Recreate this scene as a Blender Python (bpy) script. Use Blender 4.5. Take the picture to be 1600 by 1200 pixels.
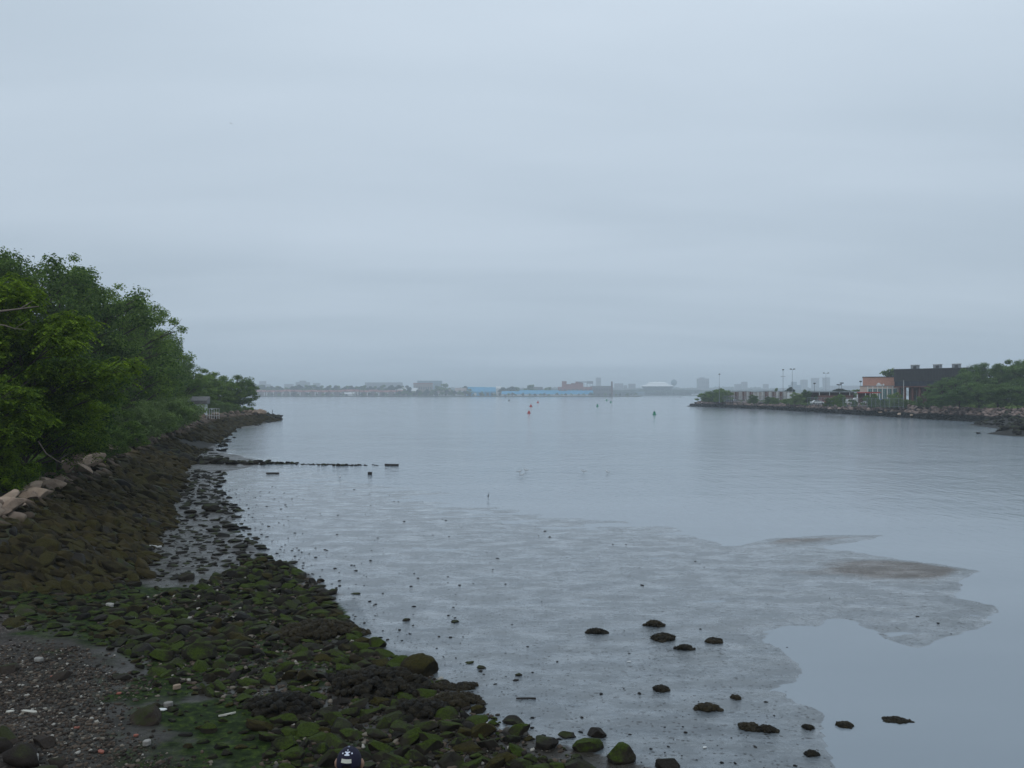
import bpy, math, random
import numpy as np

R = math.radians
SC = bpy.context.scene
for o in list(bpy.data.objects): bpy.data.objects.remove(o)

# ------------------------------------------------------------------ camera
CH = 6.5                       # eye height above the water
FX = 1250.0                    # focal length in photograph pixels
HY = 614.5                     # horizon row in the photograph
cam = bpy.data.cameras.new("camera"); camo = bpy.data.objects.new("camera", cam)
SC.collection.objects.link(camo); SC.camera = camo
camo.location = (0, 0, CH); camo.rotation_euler = (R(90), 0, 0)
cam.sensor_fit = 'HORIZONTAL'; cam.sensor_width = 36.0
cam.lens = FX / 1600 * 36.0
cam.shift_y = (HY - 600) / 1600
cam.clip_start = 0.1; cam.clip_end = 20000

# ------------------------------------------------------------------ world, sun, exposure
SUN_EL, SUN_AZ = 48, 205
w = bpy.data.worlds.new("World"); SC.world = w; w.use_nodes = True
nt = w.node_tree; N = nt.nodes; L = nt.links
for n in list(N): N.remove(n)
out = N.new('ShaderNodeOutputWorld'); bg = N.new('ShaderNodeBackground')
sky = N.new('ShaderNodeTexSky'); sky.sky_type = 'NISHITA'; sky.sun_disc = False
sky.sun_elevation = R(SUN_EL); sky.sun_rotation = R(SUN_AZ)
sky.dust_density = 3.0; sky.air_density = 1.2
tc = N.new('ShaderNodeTexCoord')
sep = N.new('ShaderNodeSeparateXYZ'); L.new(tc.outputs['Generated'], sep.inputs[0])
# cloud deck: direction projected on a flat layer, so that bands lie level towards the horizon
mx = N.new('ShaderNodeMath'); mx.operation = 'ADD'; mx.inputs[1].default_value = 0.16; L.new(sep.outputs['Z'], mx.inputs[0])
mxx = N.new('ShaderNodeMath'); mxx.operation = 'MAXIMUM'; mxx.inputs[1].default_value = 0.1; L.new(mx.outputs[0], mxx.inputs[0])
dv = N.new('ShaderNodeVectorMath'); dv.operation = 'DIVIDE'
cmb = N.new('ShaderNodeCombineXYZ')
for i in range(3): L.new(mxx.outputs[0], cmb.inputs[i])
L.new(tc.outputs['Generated'], dv.inputs[0]); L.new(cmb.outputs[0], dv.inputs[1])
mp = N.new('ShaderNodeMapping'); mp.inputs['Scale'].default_value = (0.35, 1.0, 0.0); mp.inputs['Location'].default_value = (0.35, 1.9, 0)
L.new(dv.outputs[0], mp.inputs[0])
cn = N.new('ShaderNodeTexNoise'); cn.inputs['Scale'].default_value = 1.7; cn.inputs['Detail'].default_value = 4; cn.inputs['Roughness'].default_value = 0.45
cn.inputs['Distortion'].default_value = 0.35
L.new(mp.outputs[0], cn.inputs['Vector'])
cr = N.new('ShaderNodeValToRGB'); L.new(cn.outputs['Fac'], cr.inputs[0])
cr.color_ramp.elements[0].position = 0.30; cr.color_ramp.elements[0].color = (.520, .616, .715, 1)
cr.color_ramp.elements[1].position = 0.72; cr.color_ramp.elements[1].color = (.618, .715, .818, 1)
# the deck is a little thicker (darker) low down
gr = N.new('ShaderNodeValToRGB'); L.new(sep.outputs['Z'], gr.inputs[0])
ge = gr.color_ramp.elements
ge[0].position = 0.0; ge[0].color = (.735, .775, .80, 1)
ge[1].position = 0.42; ge[1].color = (1.02, 1.02, 1.02, 1)
e = ge.new(.10); e.color = (.835, .855, .87, 1)
e = ge.new(.20); e.color = (.91, .92, .93, 1)
mul = N.new('ShaderNodeMix'); mul.data_type = 'RGBA'; mul.blend_type = 'MULTIPLY'; mul.inputs[0].default_value = 1
L.new(cr.outputs[0], mul.inputs[6]); L.new(gr.outputs[0], mul.inputs[7])
sc10 = N.new('ShaderNodeVectorMath'); sc10.operation = 'SCALE'; sc10.inputs['Scale'].default_value = 10.0
gx_ = N.new('ShaderNodeMapRange'); L.new(sep.outputs['X'], gx_.inputs[0]); gx_.inputs[1].default_value = -.55; gx_.inputs[2].default_value = .55; gx_.inputs[3].default_value = 1.01; gx_.inputs[4].default_value = 1.035
sx_ = N.new('ShaderNodeVectorMath'); sx_.operation = 'SCALE'; L.new(mul.outputs[2], sx_.inputs[0]); L.new(gx_.outputs[0], sx_.inputs['Scale'])
L.new(sx_.outputs[0], sc10.inputs[0])
mixs = N.new('ShaderNodeMix'); mixs.data_type = 'RGBA'; mixs.inputs[0].default_value = 0.97
L.new(sky.outputs[0], mixs.inputs[6]); L.new(sc10.outputs[0], mixs.inputs[7])
L.new(mixs.outputs[2], bg.inputs['Color']); bg.inputs['Strength'].default_value = 0.1
L.new(bg.outputs[0], out.inputs[0])

sl = bpy.data.lights.new("sun", 'SUN'); so = bpy.data.objects.new("sun", sl); SC.collection.objects.link(so)
sl.energy = 0.5; sl.angle = R(25); sl.color = (1, .96, .9)
so.rotation_euler = (R(90 - SUN_EL), 0, R(180 - SUN_AZ)); so.location = (0, 0, 60)
SC.view_settings.view_transform = 'Standard'; SC.view_settings.look = 'None'
SC.view_settings.gamma = 1; SC.view_settings.use_curve_mapping = False
SC.view_settings.exposure = 0.0
SC.cycles.use_denoising = True
SC.cycles.max_bounces = 6; SC.cycles.diffuse_bounces = 3; SC.cycles.transmission_bounces = 3
SC.cycles.volume_bounces = 1; SC.cycles.caustics_reflective = False; SC.cycles.caustics_refractive = False
SC.render.film_transparent = False

# ------------------------------------------------------------------ helpers
def P2(px, py, z=0.0):
    d = (CH - z) * FX / (py - HY)
    return ((px - 800) / FX * d, d)
def XD(px, d): return (px - 800) / FX * d
def ZD(py, d): return CH + (HY - py) * d / FX

def hsh(ix, iy, s):
    h = (ix.astype(np.int64) * 374761393 + iy.astype(np.int64) * 668265263 + s * 974634777) & 0xffffffff
    h = ((h ^ (h >> 13)) * 1274126177) & 0xffffffff
    h = ((h ^ (h >> 16)) * 2246822519) & 0xffffffff
    return ((h ^ (h >> 15)) & 0xffffff) / float(0xffffff)
def vn(x, y, s=0):
    xi = np.floor(x); yi = np.floor(y); fx = x - xi; fy = y - yi
    fx = fx * fx * (3 - 2 * fx); fy = fy * fy * (3 - 2 * fy)
    a = hsh(xi, yi, s); b = hsh(xi + 1, yi, s); c = hsh(xi, yi + 1, s); d = hsh(xi + 1, yi + 1, s)
    return (a + (b - a) * fx) * (1 - fy) + (c + (d - c) * fx) * fy
def fbm(x, y, o=4, s=0):
    t = 0; a = .5; n = 0
    for i in range(o):
        t = t + a * (vn(x, y, s + i * 17) - .5); n += a; a *= .5; x = x * 2.03 + 11.3; y = y * 2.03 + 7.7
    return t / n                                                   # about -0.5 .. 0.5
def sstep(a, b, x):
    t = np.clip((x - a) / (b - a), 0, 1); return t * t * (3 - 2 * t)

def sdist(x, y, poly):
    """signed distance to a polygon, positive inside"""
    x = np.asarray(x, float); y = np.asarray(y, float)
    d = np.full(x.shape, 1e18); ins = np.zeros(x.shape, bool); n = len(poly)
    for i in range(n):
        ax, ay = poly[i]; bx, by = poly[(i + 1) % n]
        ex, ey = bx - ax, by - ay
        t = np.clip(((x - ax) * ex + (y - ay) * ey) / (ex * ex + ey * ey + 1e-12), 0, 1)
        dd = (x - ax - t * ex) ** 2 + (y - ay - t * ey) ** 2
        d = np.minimum(d, dd)
        if ay != by:
            c = ((ay > y) != (by > y)) & (x < (bx - ax) * (y - ay) / (by - ay) + ax)
            ins ^= c
    d = np.sqrt(d)
    return np.where(ins, d, -d)

def link(o): SC.collection.objects.link(o); return o
def tag(o, label=None, cat=None, group=None, kind=None):
    if label: o['label'] = label
    if cat: o['category'] = cat
    if group: o['group'] = group
    if kind: o['kind'] = kind
    return o
def empty(name, loc, rz=0):
    o = bpy.data.objects.new(name, None); link(o); o.location = loc; o.rotation_euler = (0, 0, rz); o.empty_display_size = .3
    return o
def mesh_np(name, V, F, mats, smooth=False, parent=None, mi=None, attr=None):
    """V (n,3); F list of arrays, each (m,k)"""
    me = bpy.data.meshes.new(name); V = np.asarray(V, np.float32)
    if isinstance(F, np.ndarray): F = [F]
    F = [np.asarray(f, np.int32) for f in F if len(f)]
    loops = np.concatenate([f.ravel() for f in F]); tot = np.concatenate([np.full(len(f), f.shape[1], np.int32) for f in F])
    st = np.zeros(len(tot), np.int32); st[1:] = np.cumsum(tot)[:-1]
    me.vertices.add(len(V)); me.vertices.foreach_set('co', V.ravel())
    me.loops.add(len(loops)); me.loops.foreach_set('vertex_index', loops)
    me.polygons.add(len(tot)); me.polygons.foreach_set('loop_start', st); me.polygons.foreach_set('loop_total', tot)
    if smooth: me.polygons.foreach_set('use_smooth', np.ones(len(tot), bool))
    if not isinstance(mats, (list, tuple)): mats = [mats]
    for m in mats: me.materials.append(m)
    if mi is not None: me.polygons.foreach_set('material_index', np.asarray(mi, np.int32))
    if attr:
        for k, a in attr.items():
            at = me.attributes.new(k, 'FLOAT', 'POINT'); at.data.foreach_set('value', np.asarray(a, np.float32).ravel())
    me.update(calc_edges=True)
    o = bpy.data.objects.new(name, me); link(o)
    if parent: o.parent = parent
    return o

class MB:
    """collects boxes, tubes, prisms; builds them as ONE mesh object"""
    def __init__(s): s.v = []; s.q = []; s.t = []; s.n = 0; s.ng = []
    def add(s, V, F):
        V = np.asarray(V, float); s.v.append(V)
        for f in F:
            f = [i + s.n for i in f]
            (s.q if len(f) == 4 else s.t if len(f) == 3 else s.ng).append(f)
        s.n += len(V); return s
    def box(s, x0, x1, y0, y1, z0, z1):
        V = [(x, y, z) for z in (z0, z1) for y in (y0, y1) for x in (x0, x1)]
        return s.add(V, [(0, 2, 3, 1), (4, 5, 7, 6), (0, 1, 5, 4), (2, 6, 7, 3), (0, 4, 6, 2), (1, 3, 7, 5)])
    def prism(s, poly, z0, z1):
        n = len(poly); V = [(x, y, z0) for x, y in poly] + [(x, y, z1) for x, y in poly]
        F = [tuple(range(n - 1, -1, -1)), tuple(range(n, 2 * n))] + [(i, (i + 1) % n, n + (i + 1) % n, n + i) for i in range(n)]
        return s.add(V, F)
    def gable(s, x0, x1, y0, y1, z0, z1, along='x', ov=.3):
        if along == 'x':
            ym = (y0 + y1) / 2; V = [(x0 - ov, y0 - ov, z0), (x1 + ov, y0 - ov, z0), (x1 + ov, y1 + ov, z0), (x0 - ov, y1 + ov, z0), (x0 - ov, ym, z1), (x1 + ov, ym, z1)]
            F = [(0, 1, 5, 4), (2, 3, 4, 5), (0, 4, 3), (1, 2, 5), (3, 2, 1, 0)]
        else:
            xm = (x0 + x1) / 2; V = [(x0 - ov, y0 - ov, z0), (x1 + ov, y0 - ov, z0), (x1 + ov, y1 + ov, z0), (x0 - ov, y1 + ov, z0), (xm, y0 - ov, z1), (xm, y1 + ov, z1)]
            F = [(0, 4, 5, 3), (1, 2, 5, 4), (0, 1, 4), (2, 3, 5), (3, 2, 1, 0)]
        return s.add(V, F)
    def tube(s, pts, rad, n=8, cap=True):
        V, F = tube_np(np.asarray(pts, float), rad, n)
        F = [tuple(f) for f in F]
        if cap: m = len(pts); F += [tuple(range(n - 1, -1, -1)), tuple((m - 1) * n + i for i in range(n))]
        return s.add(V, F)
    def lathe(s, prof, n=16, c=(0, 0), cap=True):
        V = [(c[0] + r * math.cos(2 * math.pi * i / n), c[1] + r * math.sin(2 * math.pi * i / n), z) for r, z in prof for i in range(n)]
        F = [(j * n + i, j * n + (i + 1) % n, (j + 1) * n + (i + 1) % n, (j + 1) * n + i) for j in range(len(prof) - 1) for i in range(n)]
        if cap: F += [tuple(range(n - 1, -1, -1)), tuple((len(prof) - 1) * n + i for i in range(n))]
        return s.add(V, F)
    def build(s, name, mat, parent=None, smooth=False, bevel=0):
        V = np.concatenate(s.v); me = bpy.data.meshes.new(name)
        me.from_pydata([tuple(v) for v in V], [], s.q + s.t + s.ng); me.materials.append(mat)
        if smooth: me.polygons.foreach_set('use_smooth', np.ones(len(me.polygons), bool))
        me.update(); o = bpy.data.objects.new(name, me); link(o)
        if parent: o.parent = parent
        if bevel:
            b = o.modifiers.new('bevel', 'BEVEL'); b.width = bevel; b.segments = 2; b.limit_method = 'ANGLE'
        return o

def tube_np(pts, rad, n=6):
    m = len(pts); rad = np.broadcast_to(np.asarray(rad, float), (m,))
    T = np.gradient(pts, axis=0); T /= np.linalg.norm(T, axis=1, keepdims=True) + 1e-9
    up = np.array([0, 0, 1.]) if abs(T[:, 2]).mean() < .8 else np.array([1., 0, 0])
    A = np.cross(T, up); A /= np.linalg.norm(A, axis=1, keepdims=True) + 1e-9
    B = np.cross(A, T)
    a = np.arange(n) * 2 * np.pi / n
    V = pts[:, None] + rad[:, None, None] * (np.cos(a)[None, :, None] * A[:, None] + np.sin(a)[None, :, None] * B[:, None])
    i = np.arange(m - 1)[:, None] * n; j = np.arange(n)[None]; j2 = (j + 1) % n
    F = np.stack([i + j, i + j2, i + n + j2, i + n + j], -1).reshape(-1, 4)
    return V.reshape(-1, 3), F

def copy_tree(o, parent=None):
    c = o.copy(); link(c); c.parent = parent
    for ch in list(o.children): copy_tree(ch, c)
    return c

# ------------------------------------------------------------------ materials
def newmat(name):
    m = bpy.data.materials.new(name); m.use_nodes = True
    n = m.node_tree.nodes; l = m.node_tree.links
    return m, n, l, n['Principled BSDF']
def noise(n, l, scale, detail=4, rough=.6, vec=None, dist=0):
    t = n.new('ShaderNodeTexNoise'); t.inputs['Scale'].default_value = scale; t.inputs['Detail'].default_value = detail
    t.inputs['Roughness'].default_value = rough; t.inputs['Distortion'].default_value = dist
    if vec is not None: l.new(vec, t.inputs['Vector'])
    return t
def ramp(n, l, fac, stops):
    r = n.new('ShaderNodeValToRGB'); l.new(fac, r.inputs[0]); e = r.color_ramp.elements
    e[0].position = stops[0][0]; e[0].color = (*stops[0][1], 1); e[1].position = stops[-1][0]; e[1].color = (*stops[-1][1], 1)
    for p, c in stops[1:-1]:
        k = e.new(p); k.color = (*c, 1)
    return r
def g3(v): return (v, v, v)
def mixc(n, l, fac, a, b, blend='MIX'):
    m = n.new('ShaderNodeMix'); m.data_type = 'RGBA'; m.blend_type = blend
    if hasattr(fac, 'links'): l.new(fac, m.inputs[0])
    else: m.inputs[0].default_value = fac
    for i, c in ((6, a), (7, b)):
        if hasattr(c, 'links'): l.new(c, m.inputs[i])
        else: m.inputs[i].default_value = (*c, 1)
    return m.outputs[2]
def math_(n, l, op, a, b=None, clamp=False):
    m = n.new('ShaderNodeMath'); m.operation = op; m.use_clamp = clamp
    for i, c in ((0, a), (1, b)):
        if c is None: continue
        if hasattr(c, 'links'): l.new(c, m.inputs[i])
        else: m.inputs[i].default_value = c
    return m.outputs[0]
def pos(n): return n.new('ShaderNodeNewGeometry')
def scaled(n, l, vec, s):
    m = n.new('ShaderNodeMapping'); m.inputs['Scale'].default_value = s; l.new(vec, m.inputs[0]); return m.outputs[0]
def bump(n, l, h, strength, dist, bsdf):
    b = n.new('ShaderNodeBump'); b.inputs['Strength'].default_value = strength; b.inputs['Distance'].default_value = dist
    l.new(h, b.inputs['Height']); l.new(b.outputs[0], bsdf.inputs['Normal']); return b

def flat_mat(name, c, rough=.7, var=.15, scale=3., metal=0, spec=None):
    m, n, l, b = newmat(name); g = pos(n)
    t = noise(n, l, scale, 4, .6, g.outputs['Position'])
    r = ramp(n, l, t.outputs['Fac'], [(.3, tuple(x * (1 - var) for x in c)), (.7, tuple(min(1, x * (1 + var)) for x in c))])
    l.new(r.outputs[0], b.inputs['Base Color']); b.inputs['Roughness'].default_value = rough; b.inputs['Metallic'].default_value = metal
    return m

def rock_mat(name, dark, light, moss=None, mossamt=.5, rough=.75, scale=4., bumpd=.02, zone=None, tint=.25, spec=.14):
    m, n, l, b = newmat(name); g = pos(n); P = g.outputs['Position']
    oi = n.new('ShaderNodeObjectInfo')
    t = noise(n, l, scale, 7, .68, P); t2 = noise(n, l, scale * .37, 3, .5, P); t3 = noise(n, l, scale * 6, 4, .7, P)
    f = math_(n, l, 'ADD', math_(n, l, 'MULTIPLY', t.outputs['Fac'], .6), math_(n, l, 'MULTIPLY', g.outputs['Random Per Island'], tint))
    f = math_(n, l, 'ADD', f, math_(n, l, 'MULTIPLY', oi.outputs['Random'], tint))
    f = math_(n, l, 'SUBTRACT', f, tint * .9)
    c = ramp(n, l, f, [(.1, dark), (.55, light)]).outputs[0]
    if zone:                                               # weed and dark slime below the tide mark, z0 +- spread
        z0, sp, zc, zc2 = zone
        s = n.new('ShaderNodeSeparateXYZ'); l.new(P, s.inputs[0])
        zz = math_(n, l, 'ADD', s.outputs['Z'], math_(n, l, 'MULTIPLY', math_(n, l, 'SUBTRACT', t2.outputs['Fac'], .5), sp))
        k = n.new('ShaderNodeMapRange'); l.new(zz, k.inputs[0]); k.inputs[1].default_value = z0 - .18; k.inputs[2].default_value = z0 + .18
        wc = ramp(n, l, t.outputs['Fac'], [(.35, zc), (.65, zc2)]).outputs[0]
        c = mixc(n, l, k.outputs[0], wc, c)
    if moss:
        s = n.new('ShaderNodeSeparateXYZ'); l.new(g.outputs['Normal'], s.inputs[0])
        a = math_(n, l, 'MULTIPLY', s.outputs['Z'], .8)
        a = math_(n, l, 'ADD', a, math_(n, l, 'MULTIPLY', math_(n, l, 'SUBTRACT', t2.outputs['Fac'], .5), 2.2))
        a = math_(n, l, 'ADD', a, math_(n, l, 'MULTIPLY', math_(n, l, 'SUBTRACT', t3.outputs['Fac'], .5), .7))
        a = math_(n, l, 'ADD', a, math_(n, l, 'MULTIPLY', math_(n, l, 'SUBTRACT', oi.outputs['Random'], .5), .35))
        k = n.new('ShaderNodeMapRange'); l.new(a, k.inputs[0]); k.inputs[1].default_value = .62 - mossamt * .6; k.inputs[2].default_value = .95 - mossamt * .45
        mc = ramp(n, l, t3.outputs['Fac'], [(.3, moss[0]), (.7, moss[1])]).outputs[0]
        c = mixc(n, l, k.outputs[0], c, mc)
    l.new(c, b.inputs['Base Color']); b.inputs['Roughness'].default_value = rough
    h = math_(n, l, 'ADD', t.outputs['Fac'], math_(n, l, 'MULTIPLY', t3.outputs['Fac'], .45))
    bump(n, l, h, .9, bumpd, b)
    b.inputs['Specular IOR Level'].default_value = spec
    return m

M = {}
M['moss_rock'] = rock_mat('mossy_rock', (.009, .008, .006), (.034, .029, .020), ((.014, .022, .003), (.052, .078, .008)), .50, .8, 5, .035)
M['dark_rock'] = rock_mat('dark_wet_rock', (.006, .005, .004), (.032, .026, .019), ((.014, .020, .004), (.038, .046, .010)), .22, .65, 6, .035, spec=.18)
M['weed_rock'] = rock_mat('weedy_rock', (.010, .008, .005), (.036, .028, .013), ((.016, .015, .003), (.055, .046, .009)), .55, .8, 4, .07)
M['weed_clump'] = rock_mat('seaweed', (.007, .006, .004), (.040, .030, .012), None, 0, .6, 12, .05, spec=.25)
M['tan_rock'] = rock_mat('tan_rock', (.19, .14, .105), (.46, .35, .265), None, .1, .85, 2.6, .05, tint=.3)
M['bank_rock'] = rock_mat('bank_rock', (.075, .055, .043), (.25, .19, .15), None, 0, .8, 1.3, .05, zone=(1.75, .9, (.010, .008, .004), (.052, .040, .011)))
M['jetty_rock'] = rock_mat('jetty_rock', (.075, .058, .052), (.36, .27, .235), None, 0, .85, .8, .08, zone=(1.40, .8, (.006, .007, .007), (.018, .018, .015)), tint=.4)
M['brown_rock'] = rock_mat('brown_rock', (.020, .015, .012), (.062, .048, .038), ((.02, .024, .008), (.04, .045, .015)), .15, .75, 5, .03)
M['white_stone'] = rock_mat('pale_stone', (.16, .15, .14), (.50, .48, .44), None, 0, .8, 8, .02)
M['brick_bit'] = flat_mat('brick_red', (.26, .085, .055), .8, .25, 20)
M['white'] = flat_mat('white_paint', (.62, .63, .62), .6, .1, 2)
M['paper'] = flat_mat('bleached_wood', (.50, .48, .42), .8, .2, 6)
M['dark_wood'] = flat_mat('wet_wood', (.022, .018, .015), .7, .4, 6)
M['grey_wood'] = flat_mat('grey_wood', (.16, .135, .11), .8, .3, 5)

def leaf_mat(name, c0, c1, trans=.35, vary=.5):
    m, n, l, b = newmat(name); g = pos(n); oi = n.new('ShaderNodeObjectInfo')
    t = noise(n, l, .9, 3, .5, g.outputs['Position'])
    f = math_(n, l, 'ADD', math_(n, l, 'MULTIPLY', g.outputs['Random Per Island'], vary), math_(n, l, 'MULTIPLY', t.outputs['Fac'], 1 - vary))
    f = math_(n, l, 'ADD', f, math_(n, l, 'MULTIPLY', math_(n, l, 'SUBTRACT', oi.outputs['Random'], .5), .3))
    c = ramp(n, l, f, [(.15, c0), (.85, c1)]).outputs[0]
    l.new(c, b.inputs['Base Color']); b.inputs['Roughness'].default_value = .75; b.inputs['Specular IOR Level'].default_value = .12
    tr = n.new('ShaderNodeBsdfTranslucent'); l.new(c, tr.inputs['Color'])
    ms = n.new('ShaderNodeMixShader'); ms.inputs[0].default_value = trans
    l.new(b.outputs[0], ms.inputs[1]); l.new(tr.outputs[0], ms.inputs[2]); l.new(ms.outputs[0], n['Material Output'].inputs[0])
    return m
M['leaf_bright'] = leaf_mat('leaf_bright', (.022, .065, .005), (.230, .345, .020), .42, .65)
M['leaf_mid'] = leaf_mat('leaf_mid', (.032, .080, .015), (.215, .320, .055), .45, .6)
M['leaf_dark'] = leaf_mat('leaf_dark', (.026, .068, .013), (.175, .270, .055), .45, .6)
M['leaf_pale'] = leaf_mat('leaf_pale', (.11, .18, .045), (.27, .36, .12), .4)
M['leaf_soft'] = leaf_mat('leaf_soft', (.055, .125, .034), (.230, .330, .100), .45)
M['leaf_softdark'] = leaf_mat('leaf_softdark', (.038, .098, .028), (.165, .260, .078), .45)
M['leaf_dry'] = leaf_mat('leaf_dry', (.10, .08, .05), (.17, .13, .08))
M['leaf_far'] = leaf_mat('leaf_far', (.018, .040, .020), (.045, .080, .035))
M['bark'] = flat_mat('bark', (.055, .045, .036), .9, .35, 8)
M['bark_pale'] = flat_mat('bark_pale', (.20, .16, .13), .9, .3, 8)

# ------------------------------------------------------------------ plan of the shore (photo pixels at water level turned into metres)
TOE = [P2(0, 903, .8), P2(120, 905, .55), P2(200, 885, .4), P2(217, 850, .3), P2(250, 805, .25), P2(268, 770, .2),
       P2(280, 735, .15), P2(302, 712, .15), P2(328, 695, .1), P2(345, 682, .1), P2(366, 668, .05), P2(432, 657.5, 0), P2(438, 655, 0)]
LAND = [(-300, 22), (-40, 25)] + TOE + [(-62, 206), (-90, 235), (-400, 330), (-700, 300), (-700, 22)]
SHORE = [P2(430, 657), P2(392, 668), P2(357, 672), P2(342, 690), P2(345, 705), P2(420, 722), P2(352, 741), P2(345, 760), P2(372, 790),
         P2(385, 830), P2(430, 868), P2(500, 900), P2(528, 950), P2(560, 985), P2(610, 1018), P2(690, 1058), P2(770, 1115), P2(860, 1150), P2(1000, 1185), P2(1060, 1200)]
BEACH = SHORE + [(4.5, 11), (40, 6), (40, -40), (-200, -40), (-200, 30), (-70, 180)]
MUD = [P2(340, 700), P2(430, 716), P2(470, 727), P2(545, 752), P2(640, 764), P2(725, 785), P2(850, 810), P2(1000, 818), P2(1110, 843), P2(1140, 850),
       P2(1200, 838), P2(1310, 832), P2(1425, 833), P2(1375, 845), P2(1300, 856), P2(1340, 861), P2(1450, 875), P2(1556, 893),
       P2(1515, 912), P2(1518, 935), P2(1582, 945), P2(1588, 962), P2(1520, 1000), P2(1440, 1019), P2(1350, 1000), P2(1318, 972), P2(1310, 988),
       P2(1250, 985), P2(1196, 1002), P2(1242, 1045), P2(1225, 1058), P2(1150, 1078), P2(1215, 1088), P2(1270, 1115), P2(1300, 1200), (6.2, 11),
       (-30, 11), (-30, 60)]
JET = [(88, 398), (95, 372), (103, 318), (104, 260), (104.5, 200), (106.5, 165), (106, 130), (107, 100), (112, 40), (140, 10), (600, 10), (900, 300), (900, 520), (300, 470), (130, 425)]
SPIT = [[P2(1522, 664), P2(1560, 659), P2(1640, 655), P2(1640, 673), P2(1570, 670)], [P2(1552, 678), P2(1580, 672), P2(1680, 668), P2(1680, 684), P2(1590, 681)]]

def terrain(x, y):
    x = np.asarray(x, float); y = np.asarray(y, float)
    wob = fbm(x / 5, y / 5, 3, 3) * 1.6 * sstep(10, 16, y)
    near = sstep(140, 70, y)
    # mud flat
    sm = sdist(x, y, MUD) + fbm(x / 3.2, y / 2.2, 5, 5) * (3.0 - 1.9 * sstep(6, 10, x)) * sstep(13, 30, y) - .5 * sstep(6, 10, x)
    n1 = fbm(x / 2.6, y / .9, 5, 21) ; n2 = fbm(x / .8, y / .35, 4, 31)
    far_ = sstep(27, 40, y)
    zm = np.where(sm > 0, np.minimum(.010 - .012 * far_ + sm * (.006 - .003 * far_), .020), np.maximum(sm * .012, -.14)) 
    bars = .062 * np.exp(-(((x - P2(1270, 845)[0]) / 6.5) ** 2 + ((y - P2(1270, 845)[1]) / 1.6) ** 2)) \
         + .085 * np.exp(-(((x - P2(1440, 893)[0]) / 3.7) ** 2 + ((y - P2(1455, 893)[1]) / 1.8) ** 2))
    zm = zm + (n1 * .055 + n2 * .022) * np.maximum(sstep(-.6, .8, sm), far_ * sstep(-5, 1, sm) * sstep(12, 4, x)) * near + bars * sstep(-.2, .9, sm)
    dtp = np.maximum(-sm - 8, 0); zm = zm - np.minimum(dtp * .05, 1.6)
    # beach
    sb = sdist(x, y, BEACH) + wob
    nb = fbm(x / 1.1, y / .8, 4, 41)
    up = np.clip(sb - 5.2, 0, 30)
    lowz = .02 + nb * .11
    zb = np.where(sb > 0, lowz + np.minimum(up * .085, .95) + np.minimum(up * .02, .2) * nb, -9 + 0 * sb)
    zb = np.where((sb > 0) | (sb < -2.0), zb, lowz + sb * .06)
    zb = np.where(y > 55, np.minimum(zb, .03 + nb * .10), zb)
    # left bank
    sl_ = sdist(x, y, LAND) + fbm(x / 3, y / 3, 3, 7) * 1.0
    zl = np.where(sl_ > -.5, .05 + np.clip(sl_, -1, 5.0) * .385 + np.clip(sl_ - 5.0, 0, 60) * .03 + fbm(x / 2, y / 2, 3, 9) * .25, -9)
    zl = np.where(y > 150, np.minimum(zl, 1.9), zl)
    # jetty on the far side
    sj = sdist(x, y, JET) + fbm(x / 4, y / 4, 3, 13) * 1.6
    zj = np.where(sj > -1.5, np.clip(sj * .50, -.8, 2.6) + np.clip(sj - 5.2, 0, 8) * .05 + fbm(x / 3, y / 3, 3, 19) * .2, -9)
    for s in SPIT:
        ss = sdist(x, y, s); zj = np.maximum(zj, np.where(ss > -2, .25 + ss * .25, -9))
    # bank the photographer and the fisherman stand on
    y0 = 11.0 + 3.3 * sstep(-5.5, -10.5, x)
    ze = np.where(y < y0 + 1.5, np.minimum((y0 - y) * .42, 4.9) + fbm(x / .9, y / .9, 3, 51) * .12, -9)
    z = np.maximum.reduce([zm, zb, zl, zj, ze])
    return z, dict(sm=sm, sb=sb, sl=sl_, sj=sj, ze=ze, zm=zm)
def tz(x, y): return terrain(x, y)[0]

# grid: fine where the flat and the beach lie, coarser outward, out to the horizon
def axis(segs):
    a = []
    for s, e_, st in segs: a.append(np.arange(s, e_, st))
    return np.concatenate(a)
gx = np.concatenate([-np.geomspace(4400, 130, 26), np.arange(-126, -46, 1.0), np.arange(-46, -20, .22), np.arange(-20, 24, .11), np.arange(24, 60, .3), np.arange(60, 130, 1.0), np.geomspace(132, 4400, 26)])
gy = np.concatenate([np.arange(-160, -12, 10), np.arange(-12, 12, .4), np.arange(12, 30, .07), np.arange(30, 50, .12), np.arange(50, 90, .28), np.arange(90, 220, .9), np.arange(220, 480, 4), np.geomspace(484, 6300, 40)])
GX, GY = np.meshgrid(gx, gy)
GZ, T = terrain(GX.ravel(), GY.ravel())
gxr, gyr = GX.ravel(), GY.ravel()
GZ = np.where(gyr > 480, -1.6, GZ)
nb_ = fbm(gxr / 1.6, gyr / 1.6, 4, 61); nb2 = fbm(gxr / .5, gyr / .5, 3, 63)
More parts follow.
